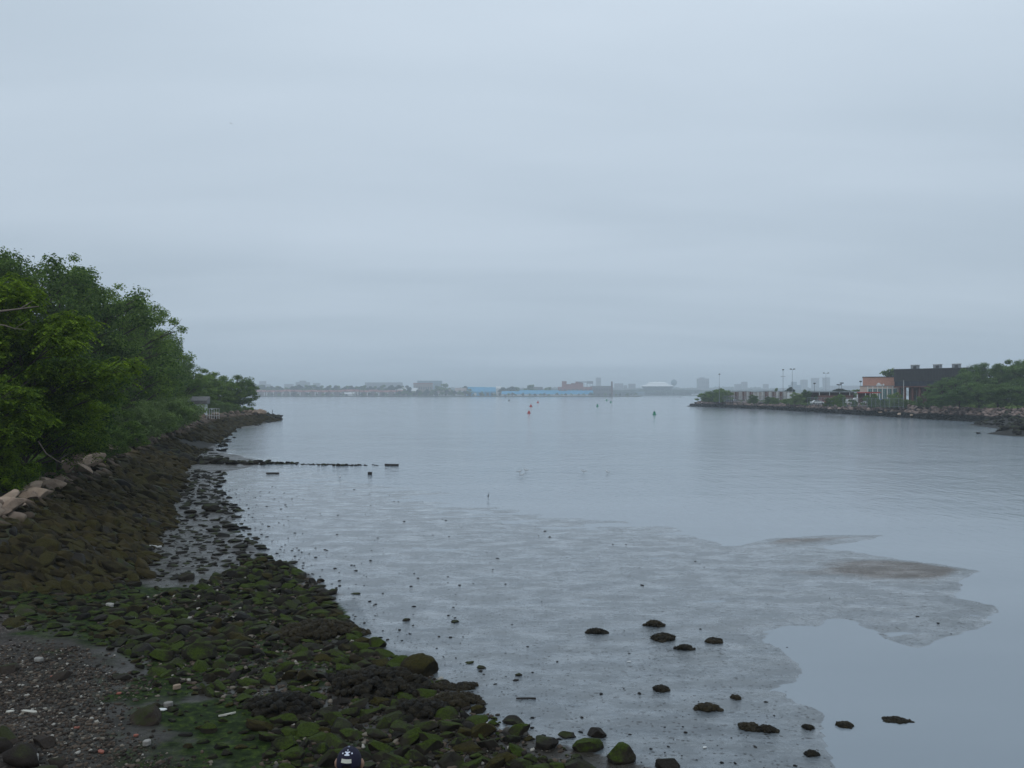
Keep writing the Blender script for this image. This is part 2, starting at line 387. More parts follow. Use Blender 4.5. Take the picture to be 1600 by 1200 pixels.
# surface covers, all properties of the ground itself
px_ = 800 + FX * gxr / np.maximum(gyr, 1)
algc = [(60, 935, 3.4, 1.3), (130, 960, 2.6, 1.4), (180, 985, 2.0, 1.6), (205, 925, 3.2, 1.5), (330, 935, 3.0, 1.6), (235, 985, 2.4, 1.6), (330, 1000, 3., 2.4), (420, 1010, 3., 3.), (270, 1060, 1.1, 1.4), (350, 1120, 1.6, 2.0), (330, 1170, 2.2, 1.2), (440, 1160, 2.2, 1.2), (520, 960, 2., 2.)]
alg = np.zeros(len(gxr))
for ax_, ay_, rx, ry in algc:
    cx, cy = P2(ax_, ay_, .15); alg = np.maximum(alg, np.exp(-(((gxr - cx) / rx) ** 2 + ((gyr - cy) / ry) ** 2)))
alg = sstep(.30, .75, alg + nb_ * 1.1 + nb2 * .9) * (T['sb'] > -.3)
gravel = sstep(-.1, .25, (T['sb'] - 7.2) / 6 + nb_ * .4) * (gyr < 55)
land = ((T['sl'] > 3.5) | (T['sj'] > 5.5)).astype(float)
bank = ((T['sl'] > -.3) | (T['sj'] > -.8) | (T['ze'] > .25)).astype(float)
bank = np.maximum(bank, ((gxr > 60) & (gyr > 100) & (gyr < 480)).astype(float))
mudm = ((gxr < 60) & (T['sb'] < .3) & (T['sl'] < -.3) & (T['sj'] < -.8)).astype(float)
nx, ny = len(gx), len(gy)
ii = (np.arange(ny - 1)[:, None] * nx + np.arange(nx - 1)[None]).ravel()
GF = np.stack([ii, ii + 1, ii + nx + 1, ii + nx], 1)

def ground_mat():
    m, n, l, b = newmat('foreshore_ground'); g = pos(n); P = g.outputs['Position']
    def at(k):
        a = n.new('ShaderNodeAttribute'); a.attribute_name = k; return a.outputs['Fac']
    s = n.new('ShaderNodeSeparateXYZ'); l.new(P, s.inputs[0])
    # mud
    streak = noise(n, l, 1.0, 6, .62, scaled(n, l, P, (.55, 1.6, 1)))
    fine = noise(n, l, 7, 5, .7, P)
    speck = n.new('ShaderNodeTexVoronoi'); speck.inputs['Scale'].default_value = 3.2; speck.inputs['Randomness'].default_value = 1; l.new(scaled(n, l, P, (.7, 1.15, 1)), speck.inputs['Vector'])
    mud = ramp(n, l, streak.outputs['Fac'], [(.35, (.140, .168, .192)), (.65, (.185, .208, .222))]).outputs[0]
    dry = n.new('ShaderNodeMapRange'); l.new(s.outputs['Z'], dry.inputs[0]); dry.inputs[1].default_value = .036; dry.inputs[2].default_value = .068
    mud = mixc(n, l, dry.outputs[0], mud, (.125, .097, .075))
    spk = math_(n, l, 'ADD', speck.outputs['Distance'], math_(n, l, 'MULTIPLY', fine.outputs['Fac'], .35))
    sm_ = n.new('ShaderNodeMapRange'); l.new(spk, sm_.inputs[0]); sm_.inputs[1].default_value = .34; sm_.inputs[2].default_value = .26
    mud = mixc(n, l, math_(n, l, 'MULTIPLY', sm_.outputs[0], .75), mud, (.016, .015, .013))
    sp2 = n.new('ShaderNodeTexVoronoi'); sp2.inputs['Scale'].default_value = 11; l.new(P, sp2.inputs['Vector'])
    s2c = n.new('ShaderNodeSeparateColor'); l.new(sp2.outputs['Color'], s2c.inputs[0])
    k2 = n.new('ShaderNodeMapRange'); l.new(math_(n, l, 'ADD', sp2.outputs['Distance'], math_(n, l, 'MULTIPLY', s2c.outputs[0], .7)), k2.inputs[0]); k2.inputs[1].default_value = .43; k2.inputs[2].default_value = .31
    mud = mixc(n, l, math_(n, l, 'MULTIPLY', k2.outputs[0], .85), mud, (.02, .02, .019))
    # silt on the beach
    silt = ramp(n, l, fine.outputs['Fac'], [(.3, (.024, .022, .018)), (.7, (.062, .055, .045))]).outputs[0]
    # gravel: many little stones of different colour
    vo = n.new('ShaderNodeTexVoronoi'); vo.inputs['Scale'].default_value = 22; l.new(P, vo.inputs['Vector'])
    vs = n.new('ShaderNodeSeparateColor'); l.new(vo.outputs['Color'], vs.inputs[0])
    gc = ramp(n, l, vs.outputs[0], [(.0, (.020, .017, .016)), (.45, (.055, .040, .034)), (.80, (.085, .06, .05)), (.93, (.15, .13, .11)), (1., (.34, .31, .28))]).outputs[0]
    gpatch = noise(n, l, .8, 4, .6, P)
    gc = mixc(n, l, ramp(n, l, gpatch.outputs['Fac'], [(.4, g3(.75)), (.6, g3(0))]).outputs[0], gc, silt)
    algc_ = ramp(n, l, fine.outputs['Fac'], [(.3, (.006, .012, .004)), (.5, (.020, .036, .008)), (.75, (.075, .118, .014))]).outputs[0]
    landc = ramp(n, l, fine.outputs['Fac'], [(.3, (.030, .034, .016)), (.7, (.07, .075, .03))]).outputs[0]
    c = mixc(n, l, at('gravel'), silt, gc)
    c = mixc(n, l, at('alg'), c, algc_)
    c = mixc(n, l, at('bank'), c, (.020, .018, .013))
    c = mixc(n, l, at('land'), c, landc)
    c = mixc(n, l, at('mudm'), c, mud)
    l.new(c, b.inputs['Base Color'])
    # wet film: puddles and sheen between slightly rougher, lumpier mud
    wet = n.new('ShaderNodeMapRange'); l.new(s.outputs['Z'], wet.inputs[0]); wet.inputs[1].default_value = .02; wet.inputs[2].default_value = .16
    pud = noise(n, l, 1.0, 7, .66, scaled(n, l, P, (.75, 1.25, 1)))
    lump = noise(n, l, 1.0, 5, .7, scaled(n, l, P, (7, 9, 7)))
    pm = ramp(n, l, math_(n, l, 'ADD', math_(n, l, 'MULTIPLY', pud.outputs['Fac'], .75), math_(n, l, 'MULTIPLY', lump.outputs['Fac'], .25)), [(.40, g3(0)), (.58, g3(1))]).outputs[0]
    rb = math_(n, l, 'ADD', math_(n, l, 'ADD', .16, math_(n, l, 'MULTIPLY', pm, .34)), math_(n, l, 'MULTIPLY', wet.outputs[0], .5))
    rb = mixc(n, l, at('mudm'), rb, mixc(n, l, pm, g3(.14), g3(.38)))
    rb = mixc(n, l, math_(n, l, 'MAXIMUM', at('bank'), at('land')), rb, g3(.8))
    rb = mixc(n, l, math_(n, l, 'MULTIPLY', at('alg'), .8), rb, g3(.75))
    l.new(rb, b.inputs['Roughness'])
    h = math_(n, l, 'ADD', fine.outputs['Fac'], math_(n, l, 'MULTIPLY', sm_.outputs[0], .5))
    hm = math_(n, l, 'MULTIPLY', math_(n, l, 'ADD', lump.outputs['Fac'], math_(n, l, 'MULTIPLY', math_(n, l, 'ADD', sm_.outputs[0], k2.outputs[0]), .6)), math_(n, l, 'ADD', .12, math_(n, l, 'MULTIPLY', pm, .95)))
    h = mixc(n, l, at('mudm'), h, hm)
    h2 = mixc(n, l, at('gravel'), h, math_(n, l, 'MULTIPLY', vo.outputs['Distance'], -1.5))
    bb = bump(n, l, h2, .8, .022, b)
    b.inputs['IOR'].default_value = 1.4; l.new(math_(n, l, 'SUBTRACT', .5, math_(n, l, 'MULTIPLY', at('alg'), .4)), b.inputs['Specular IOR Level'])
    dk = mixc(n, l, pm, g3(1), (.66, .66, .65))
    c = mixc(n, l, 1.0, c, dk, 'MULTIPLY'); l.new(c, b.inputs['Base Color'])
    cw = math_(n, l, 'MULTIPLY', at('mudm'), math_(n, l, 'SUBTRACT', .95, math_(n, l, 'MULTIPLY', dry.outputs[0], .85)))
    l.new(cw, b.inputs['Coat Weight']); l.new(mixc(n, l, pm, g3(.05), g3(.16)), b.inputs['Coat Roughness']); b.inputs['Coat IOR'].default_value = 1.33
    l.new(bb.outputs[0], b.inputs['Coat Normal'])
    return m
ground = mesh_np('ground', np.stack([gxr, gyr, GZ], 1), GF, ground_mat(), True, attr=dict(alg=alg, gravel=gravel, land=land, bank=bank, mudm=mudm))
tag(ground, 'grey tidal mud and weedy foreshore', kind='structure')

# water sheet
def water_mat():
    m, n, l, b = newmat('bay_water'); g = pos(n); P = g.outputs['Position']
    r1 = noise(n, l, 1.0, 5, .62, scaled(n, l, P, (1.7, .75, 1)))
    r2 = noise(n, l, .12, 3, .5, scaled(n, l, P, (.5, 1.4, 1)))
    big = noise(n, l, .015, 3, .5, scaled(n, l, P, (.35, 1.0, 1)))
    # wind-rippled lanes against slicks; sheltered and calm over the flat close in
    s = n.new('ShaderNodeSeparateXYZ'); l.new(P, s.inputs[0])
    ca = n.new('ShaderNodeMapRange'); l.new(s.outputs['Y'], ca.inputs[0]); ca.inputs[1].default_value = 24; ca.inputs[2].default_value = 75; ca.inputs[3].default_value = .05; ca.inputs[4].default_value = 1.0
    amp = math_(n, l, 'MULTIPLY', ca.outputs[0], ramp(n, l, big.outputs['Fac'], [(.35, g3(.35)), (.62, g3(1))]).outputs[0])
    c = ramp(n, l, r2.outputs['Fac'], [(.3, (.225, .268, .305)), (.7, (.265, .308, .345))]).outputs[0]
    l.new(c, b.inputs['Base Color']); b.inputs['Roughness'].default_value = .10; b.inputs['IOR'].default_value = 1.42
    r3 = noise(n, l, 1.0, 3, .55, scaled(n, l, P, (.30, .16, 1)))
    h = math_(n, l, 'ADD', math_(n, l, 'MULTIPLY', r1.outputs['Fac'], 1.25), math_(n, l, 'ADD', math_(n, l, 'MULTIPLY', r2.outputs['Fac'], 1.2), math_(n, l, 'MULTIPLY', r3.outputs['Fac'], 1.6)))
    bb = bump(n, l, math_(n, l, 'MULTIPLY', h, amp), 1.0, .12, b)
    return m
wat = mesh_np('water', [(-4400, -160, 0), (4400, -160, 0), (4400, 6300, 0), (-4400, 6300, 0)], np.array([[0, 1, 2, 3]]), water_mat())
tag(wat, 'calm grey blue bay water', kind='structure')

# ------------------------------------------------------------------ rocks
def ico(sub):
    t = (1 + 5 ** .5) / 2
    V = [(-1, t, 0), (1, t, 0), (-1, -t, 0), (1, -t, 0), (0, -1, t), (0, 1, t), (0, -1, -t), (0, 1, -t), (t, 0, -1), (t, 0, 1), (-t, 0, -1), (-t, 0, 1)]
    F = [(0, 11, 5), (0, 5, 1), (0, 1, 7), (0, 7, 10), (0, 10, 11), (1, 5, 9), (5, 11, 4), (11, 10, 2), (10, 7, 6), (7, 1, 8), (3, 9, 4), (3, 4, 2), (3, 2, 6), (3, 6, 8), (3, 8, 9), (4, 9, 5), (2, 4, 11), (6, 2, 10), (8, 6, 7), (9, 8, 1)]
    V = [np.array(v) / np.linalg.norm(v) for v in V]
    for _ in range(sub):
        c = {}; G = []
        def mid(a, b_):
            k = (min(a, b_), max(a, b_))
            if k not in c: p = V[a] + V[b_]; V.append(p / np.linalg.norm(p)); c[k] = len(V) - 1
            return c[k]
        for a, b_, d in F:
            x_, y_, z_ = mid(a, b_), mid(b_, d), mid(d, a); G += [(a, x_, z_), (b_, y_, x_), (d, z_, y_), (x_, y_, z_)]
        F = G
    return np.array(V), np.array(F)
ICO = {k: ico(k) for k in (1, 2, 3, 4)}
def n3(p, s): return (vn(p[:, 0] * 1.1 + 31, p[:, 1] * 1.1 + 17, s) + vn(p[:, 1] * 1.1 + 9, p[:, 2] * 1.1 + 55, s + 5) + vn(p[:, 2] * 1.1 + 71, p[:, 0] * 1.1 + 3, s + 8)) / 3 - .5
def rock_geo(seed, sub, cuts=13, rnd=.06, depth=(.50, .92), shape=(1, .75, .5)):
    rg = np.random.default_rng(seed); V, F = ICO[sub]; V = V.copy()
    for _ in range(cuts):
        a = rg.normal(size=3); a /= np.linalg.norm(a); h = rg.uniform(*depth)
        d = V @ a - h; V = V - np.maximum(d, 0)[:, None] * a * .97
    V *= (1 + n3(V * 2.1 + seed, seed)[:, None] * rnd * 3 + n3(V * 5.5 + seed, seed + 3)[:, None] * rnd * 1.6)
    if sub > 2: V *= (1 + n3(V * 13 + seed, seed + 9)[:, None] * rnd * .8)
    return V * np.array(shape), F
def round_geo(seed):
    rg = np.random.default_rng(seed); V, F = rock_geo(seed, 4, 7, .08, (.66, .9), (1, .8, .8)); return V, F
def lumpy_geo(seed, sub):
    rg = np.random.default_rng(seed); V, F = ICO[sub]; V = V.copy()
    V0 = V.copy(); V *= 1 + n3(V0 * 1.7 + seed, seed)[:, None] * 1.0 + n3(V0 * 5 + seed, seed + 3)[:, None] * .5
    V = V * .82; Vs, Fs, n = [V], [F], len(V); SV, SF = ICO[2]
    for k in range(170):
        i = rg.integers(len(V)); s = rg.uniform(.05, .13); p = V[i] * rg.uniform(.92, 1.10)
        if p[2] < -.35: continue
        q = SV * (1 + rg.uniform(-.25, .25, (len(SV), 1))) * s * np.array((1.25, 1, 2.0)); Vs.append(q + p); Fs.append(SF + n); n += len(q)
    return np.concatenate(Vs) * np.array((1, .8, .62)), np.concatenate(Fs)
def rotm(rx, ry, rz):
    cx, sx, cy, sy, cz, sz = math.cos(rx), math.sin(rx), math.cos(ry), math.sin(ry), math.cos(rz), math.sin(rz)
    return np.array([[cz * cy, cz * sy * sx - sz * cx, cz * sy * cx + sz * sx], [sz * cy, sz * sy * sx + cz * cx, sz * sy * cx - cz * sx], [-sy, cy * sx, cy * cx]])
def heap_geo(s, h, seed):
    """mound of bladder weed: hundreds of small fronded lumps over low stones, real size"""
    rg = np.random.default_rng(seed); n_ = int(90 + 750 * s * s ** .5); V0, F0 = rock_geo(seed, 3, 10, .08, (.6, .9), (s * 1.05, s * .72, s * h * .42))
    Vs, Fs, n = [V0], [F0], len(V0)
    for k in range(n_):
        t = rg.uniform(0, 6.283); r = rg.random() ** .55 * (1 + .22 * math.sin(2 * t + seed) + .14 * math.sin(5 * t + seed * 2))
        z = s * h * .5 * math.sqrt(max(0, 1 - min(r, 1) ** 2)) * (.8 + .35 * math.sin(7 * t + 5 * r + seed)); q = rg.uniform(.028, .062) * (.75 + min(s, .6))
        SV, SF = ICO[2 if k % 3 else 1]; p = SV * (1 + rg.uniform(-.3, .3, (len(SV), 1))) * q * np.array((1.2, 1.0, .85))
        Vs.append(p @ rotm(rg.uniform(-.5, .5), rg.uniform(-.5, .5), rg.uniform(0, 6)).T + (r * s * 1.25 * math.cos(t), r * s * .85 * math.sin(t), z)); Fs.append(SF + n); n += len(SV)
    return np.concatenate(Vs), np.concatenate(Fs)
RND = round_geo(909)
PROT = {s: [rock_geo(100 + i, s, shape=(1, random.Random(i).uniform(.6, .85), random.Random(i + 50).uniform(.36, .6))) for i in range(14)] for s in (1, 2, 3, 4)}
LUMP = {s: [lumpy_geo(300 + i, 3) for i in range(7)] for s in (4,)}
rng = np.random.default_rng(7); rr = random.Random(5)

_rm = {}
def rock_obj(name, i, mat, loc, sc, rot, lump=False, sub=3):
    k = (i, mat.name, lump, sub)
    if k not in _rm:
        V, F = RND if i == 99 else (LUMP if lump else PROT)[sub][i]
        o = mesh_np(name, V, F, mat, smooth=True); _rm[k] = o.data
    else:
        o = bpy.data.objects.new(name, _rm[k]); link(o)
    o.location = loc; o.scale = (sc, sc, sc) if not isinstance(sc, tuple) else sc; o.rotation_euler = rot
    return o
def rock_mass(name, mats, items, lump=False):
    """items: (i, sub, x, y, z, sx, sy, sz, rx, ry, rz, matindex) -> ONE object"""
    Vs, Fs, Ms, n = [], [], [], 0
    for (i, sub, x, y, z, sx, sy, sz, rx, ry, rz, mi) in items:
        V, F = (LUMP if lump else PROT)[sub][i]
        V = (V * (sx, sy, sz)) @ rotm(rx, ry, rz).T + (x, y, z)
        Vs.append(V); Fs.append(F + n); Ms.append(np.full(len(F), mi)); n += len(V)
    o = mesh_np(name, np.concatenate(Vs), np.concatenate(Fs), mats, True, mi=np.concatenate(Ms)); return o

ROCKS = []     # dict(x,y,z,s,kind,...)
def addrock(x, y, s, kind, tilt=.25, sink=.3, z=None, h=1.0, lump=False):
    ROCKS.append(dict(x=float(x), y=float(y), s=float(s), kind=kind, tilt=tilt, sink=sink, z=z, h=h, lump=lump))

def scatter(poly, n, smin, smax, kind, rgen, dens=None, pw=2.0, mind=.55, **kw):
    """random points inside a world polygon, rejecting close neighbours"""
    P_ = np.array(poly); x0, y0 = P_.min(0); x1, y1 = P_.max(0)
    xs = rgen.uniform(x0, x1, n * 6); ys = rgen.uniform(y0, y1, n * 6); ok = sdist(xs, ys, poly) > 0
    xs, ys = xs[ok][:n], ys[ok][:n]; ss = smin + (smax - smin) * rgen.random(len(xs)) ** pw
    o_ = np.argsort(-ss); grid = {}
    for k in o_:
        x, y, s = xs[k], ys[k], ss[k]
        if dens is not None and rgen.random() > dens(x, y): continue
        gi, gj = int(x // 1.0), int(y // 1.0); bad = False
        for a in (-1, 0, 1):
            for c in (-1, 0, 1):
                for (u, v, t) in grid.get((gi + a, gj + c), ()):
                    if (u - x) ** 2 + (v - y) ** 2 < ((s + t) * mind) ** 2: bad = True
        if bad: continue
        grid.setdefault((gi, gj), []).append((x, y, s)); addrock(x, y, s, kind, **kw)

# boulder field between gravel and mud
FIELD = [P2(175, 935, .2), P2(300, 915, .1), P2(395, 875), P2(440, 880), P2(500, 912), P2(528, 955), P2(545, 985), P2(600, 1020), P2(690, 1062), P2(735, 1100), P2(800, 1140), P2(870, 1165), P2(930, 1205), (1.0, 12.0), (-4.8, 12.0), P2(430, 1170), P2(380, 1110), P2(250, 1050, .15), P2(150, 980, .2)]
def fdens(x, y): return float(np.clip(.74 + 2.6 * fbm(np.array([x / 1.7]), np.array([y / 1.7]), 2, 77)[0], .10, 1))
scatter(FIELD, 17000, .04, .32, 'moss', rng, fdens, 3.0, .58, tilt=.32, sink=.38)
scatter([P2(155, 925, .2), P2(300, 905, .1), P2(420, 1000), P2(440, 1200), P2(300, 1200), P2(200, 1040, .2)], 520, .04, .16, 'moss', rng, None, 2, .9, tilt=.2, sink=.35)
scatter([P2(-20, 905, .8), P2(200, 893, .35), P2(230, 950, .2), P2(190, 1010, .25), P2(130, 985, .4), P2(0, 950, .8)], 1500, .04, .24, 'moss', rng, None, 2.4, .95, tilt=.22, sink=.4)
# rocks strung between riprap and mud, towards the groin
STR = [P2(262, 770), P2(300, 735), P2(352, 738), P2(348, 765), P2(372, 792), P2(392, 835), P2(440, 872), P2(505, 905), P2(520, 935), P2(440, 900), P2(390, 880), P2(330, 850), P2(300, 820)]
scatter(STR, 900, .07, .40, 'dark', rng, None, 1.7, .85, tilt=.15, sink=.4, h=.7)
scatter([P2(220, 860, .3), P2(262, 790), P2(330, 850), P2(390, 880), P2(300, 905), P2(230, 900, .3)], 620, .04, .26, 'dark', rng, None, 2.6, .9, tilt=.12, sink=.45, h=.65)
scatter([P2(305, 715), P2(345, 690), P2(350, 676), P2(362, 672), P2(352, 700), P2(345, 716)], 160, .2, .8, 'dark', rng, None, 1.7, .8, tilt=.15, sink=.4, h=.6)
# riprap on the left bank
def riprap(x0, x1, y0, y1, step, key, band, kind, smin, smax, rgen, hs=1.0):
    xs = np.arange(x0, x1, step); ys = np.arange(y0, y1, step * .9)
    X, Y = np.meshgrid(xs, ys); X = X + rgen.uniform(-.35, .35, X.shape) * step; Y = Y + rgen.uniform(-.35, .35, Y.shape) * step
    X, Y = X.ravel(), Y.ravel(); z, t = terrain(X, Y); sd = t[key]
    ok = (sd > band[0]) & (sd < band[1])
    for x, y, zz in zip(X[ok], Y[ok], z[ok]):
        addrock(x, y, rgen.uniform(smin, smax), kind, tilt=.45, sink=.25, z=float(zz), h=hs)
riprap(-26, -9, 23, 44, .38, 'sl', (-.7, 4.6), 'weed', .13, .50, rng, .85)
scatter([(-21, 22), P2(0, 965, .7), P2(150, 950, .4), P2(215, 900, .35), P2(235, 850, .3), P2(262, 800, .2), P2(225, 800, .5), P2(150, 860, .8), (-21, 27)], 900, .05, .34, 'toe', rng, None, 2.4, .75, tilt=.2, sink=.35, h=.85)
riprap(-46, -18, 44, 90, .62, 'sl', (-.5, 4.8), 'weed', .24, .68, rng, .85)
riprap(-66, -38, 90, 205, 1.0, 'sl', (-.7, 5.2), 'weed', .5, .95, rng, .9)
# near bank boulders in the bottom corner
for (u, v, s) in ((30, 1150, .42), (70, 1120, .26), (12, 1118, .30), (58, 1178, .40), (100, 1192, .34), (20, 1195, .5), (150, 1205, .3), (-20, 1140, .4), (90, 1150, .2)):
    x, y = P2(u, v, .75); addrock(x, y, s, 'brown', tilt=.3, sink=.2)
scatter([(-14, 7), (2, 7), (3, 10.4), (-3, 11.2), (-7, 12.4), (-9.5, 13.2), (-13, 13.2)], 420, .14, .42, 'brown', rng, None, 1.6, .6, tilt=.3, sink=.3)
# crest blocks, pale
CREST = [(-25, 795), (8, 790), (40, 772), (70, 757), (100, 742), (130, 727), (160, 712), (182, 696), (210, 684), (240, 673), (270, 664), (300, 656), (330, 650), (352, 646), (372, 644), (395, 644), (412, 646)]
for a, b_ in zip(CREST[:-1], CREST[1:]):
    n_ = 5 if a[0] < 200 else 7
    for k in range(n_):
        t = (k + rr.random()) / n_; u = a[0] + (b_[0] - a[0]) * t; v = a[1] + (b_[1] - a[1]) * t + rr.uniform(-.6, 1.2) * (8 if a[0] < 150 else 3 if a[0] < 250 else 1.2)
        x, y = P2(u, v, 2.0); addrock(x, y, rr.uniform(.36, .75) * (1 if y < 45 else 1.55), 'tan', tilt=.3, sink=.0, z=max(float(tz(x, y)), 1.8) + (.12 if y > 45 else 0))
# groin rocks
for u in np.concatenate([np.arange(232, 345, 2.0), np.arange(345, 425, 3.4)]):
    v = 721.5 + rr.uniform(-2.2, 3.5) + (u - 240) * .012
    x, y = P2(u, v); addrock(x, y, rr.uniform(.22, .5) * (1.6 if u < 345 else 1.15), 'black', tilt=.3, sink=.15, h=1.1)
GROIN = [(419, 721, .55), (428, 724.5, .4), (434, 725, .5), (441, 725, .45), (450, 723.5, .45), (456, 725, .5), (463, 724, .4), (472, 726, .3), (498, 727, .3), (507, 727, .5), (521, 728, .35), (528, 728, .45), (535, 728, .45), (541, 727.5, .4), (549, 728, .3), (556, 727.5, .35), (562, 727, .35)]
for u, v, s in GROIN:
    x, y = P2(u, v); addrock(x, y, s * .62, 'black', tilt=.2, sink=.1, z=.0, h=1.0)
for u in np.arange(423, 606, 1.9):
    if rr.random() < (.75 if u < 570 else .5):
        x, y = P2(u, 725 + (u - 423) * .014 + rr.uniform(-.8, .8)); addrock(x, y, rr.uniform(.10, .2), 'black', tilt=.15, sink=.2, z=-.02, h=.9)
# little rocks by the tip
for u, v, s in ((353, 697, .4), (401, 665, .5), (406, 664, .4), (366, 684, .35)):
    x, y = P2(u, v); addrock(x, y, s, 'black', tilt=.1, sink=.3, z=0)
for u in np.arange(376, 438, 1.3):
    x, y = P2(u, 653.5 + rr.uniform(-2, 2.5), .3); addrock(x, y, rr.uniform(.7, 1.15), 'black', tilt=.4, sink=.0, z=rr.uniform(.1, .9) * (1 - max(0, (u - 415)) / 40), h=1.1)
# jetty riprap, far side
JR = []
ROCKJ0 = len(ROCKS)
riprap(84, 116, 96, 200, 1.0, 'sj', (-.9, 6.6), 'jetty', .5, .95, rng, .9)
riprap(80, 114, 200, 402, 1.3, 'sj', (-.9, 7.0), 'jetty', .6, 1.15, rng, .9)
for s in SPIT:
    scatter(s, 260, .35, .9, 'black', rng, None, 1.2, .5, tilt=.4, sink=.1, h=1.0)
for r_ in ROCKS[ROCKJ0:]:
    if r_['kind'] == 'black' and r_['z'] is None: r_['z'] = float(tz(r_['x'], r_['y']))

# named rocks, each unlike its neighbours
HERO = [  # px,py,size,height,mat,lump,label
 (655, 1054, .47, .95, 'weed_rock', 2, 'large brown rounded boulder draped in weed, tallest at the water edge'),
 (293, 906, .30, 1.25, 'dark_rock', 0, 'black upright boulder standing alone above the boulder field'),
 (234, 1132, .37, .85, 'brown_rock', 0, 'flat topped dark brown slab lying on the green algae'),
 (318, 1030, .50, 1.0, 'moss_rock', 0, 'big smooth boulder fully coated in yellow green moss'),
 (250, 1032, .36, 1.0, 'moss_rock', 0, 'rounded mossy boulder just beside the smooth green one'),
 (95, 1038, .28, .9, 'brown_rock', 0, 'brown pointed stone half sunk in the gravel'),
 (15, 1030, .30, .7, 'brown_rock', 0, 'long brown stone lying on gravel at the frame edge'),
 (190, 1028, .26, 1.0, 'dark_rock', 0, 'black stone with a green top at a bright puddle'),
 (324, 1145, .21, 1.0, 'moss_rock', 0, 'egg shaped olive stone alone on the green algae'),
 (333, 798, .62, 1.1, 'dark_rock', 0, 'bulky dark boulder beyond the strung out flat rocks'),
 (500, 990, .85, .55, 'weed_clump', 1, 'long low mound of brown seaweed over rocks'),
 (590, 1075, .95, .55, 'weed_clump', 1, 'broad brown seaweed covered mound below the large boulder'),
 (660, 1115, .45, .75, 'weed_clump', 1, 'brown seaweed heap between two green rocks'),
 (440, 1110, .6, .7, 'weed_clump', 1, 'seaweed bearded rock cluster amid mossy rocks'),
 (933, 1150, .22, 1.2, 'dark_rock', 0, 'black knobbly rock above the green one at lower edge'),
 (915, 1172, .34, 1.0, 'moss_rock', 0, 'green flanked rock below the black knobbly rock'),
 (970, 1188, .30, 1.0, 'moss_rock', 0, 'outermost mossy rock at the bottom of the flat'),
 (888, 1152, .2, .6, 'dark_rock', 0, 'low grey brown rock in the mud beside the knobbly rock'),
 (855, 1170, .28, .9, 'dark_rock', 0, 'double humped dark rock standing in wet mud'),
 (802, 1130, .25, .8, 'dark_rock', 0, 'dark rock with a thin moss cap at the mud margin'),
 (1046, 1200, .28, .8, 'dark_rock', 0, 'dark rock cut by the lower frame, farthest out'),
 (1022, 978, .26, .9, 'weed_clump', 1, 'upper of the two seaweed rocks standing close on the flat'),
 (1037, 999, .40, .55, 'weed_clump', 1, 'longest dark seaweed rock on the open mud flat'),
 (1070, 1015, .20, .7, 'weed_clump', 1, 'small seaweed rock just under the longest one'),
 (1116, 1003, .28, .45, 'weed_clump', 1, 'thin flat seaweed rock off the end of the longest one'),
 (932, 989, .27, .55, 'weed_clump', 1, 'low weed mound alone on the mud, well before the close pair'),
 (1033, 1079, .20, .6, 'weed_clump', 1, 'slim dark weed clump midway down the mud flat'),
 (1106, 1110, .24, .75, 'weed_clump', 1, 'stout ragged weed clump with a pointed tail'),
 (1170, 1138, .22, .5, 'weed_clump', 1, 'ragged weed clump joined to its darker neighbour'),
 (1197, 1142, .18, .6, 'weed_clump', 1, 'dark half of the joined pair of weed clumps'),
 (1320, 1134, .18, .6, 'weed_clump', 1, 'weed clump standing in open shallow water'),
 (1400, 1126, .24, .22, 'weed_clump', 1, 'thin flat raft of weed floating in shallow water'),
 (1150, 1092, .10, .6, 'weed_clump', 1, 'tiny weed clump at the bay mouth of the mud'),
 (1269, 1180, .10, .8, 'weed_clump', 1, 'small brown lump at the outer lower mud edge'),
 (1262, 1138, .09, .8, 'weed_clump', 1, 'tiny dark lump above the lower mud edge'),
 (735, 1037, .14, .5, 'dark_rock', 0, 'upper of two small black slabs past the large boulder'),
 (751, 1046, .14, .5, 'dark_rock', 0, 'lower of two small black slabs past the large boulder'),
 (811, 1057, .10, .8, 'dark_rock', 0, 'small black stone by itself beyond the paired slabs'),
 (710, 973, .15, .5, 'dark_rock', 0, 'flat dark stone on mud level with the scattered pebbles'),
 (635, 971, .13, .8, 'dark_rock', 0, 'small squarish stone on mud off the boulder field'),
 (515, 938, .20, .7, 'dark_rock', 0, 'pyramid shaped dark rock at the mud margin'),
 (556, 929, .18, .4, 'dark_rock', 0, 'flat flake of rock beyond the pyramid shaped one'),
 (694, 1077, .22, .45, 'weed_clump', 1, 'low weed patch touching the foot of the large boulder'),
 (727, 1076, .2, .4, 'weed_clump', 1, 'low weed patch one step out from the large boulder'),
 (710, 1100, .42, .6, 'weed_clump', 1, 'ragged dark weed bank under the large boulder'),
 (500, 910, .18, .8, 'dark_rock', 0, 'squared block at the end of the strung out rocks'),
 (1528, 677.5, .45, .8, 'dark_rock', 0, 'lone rock awash off the dark spit'),
]
hx = []
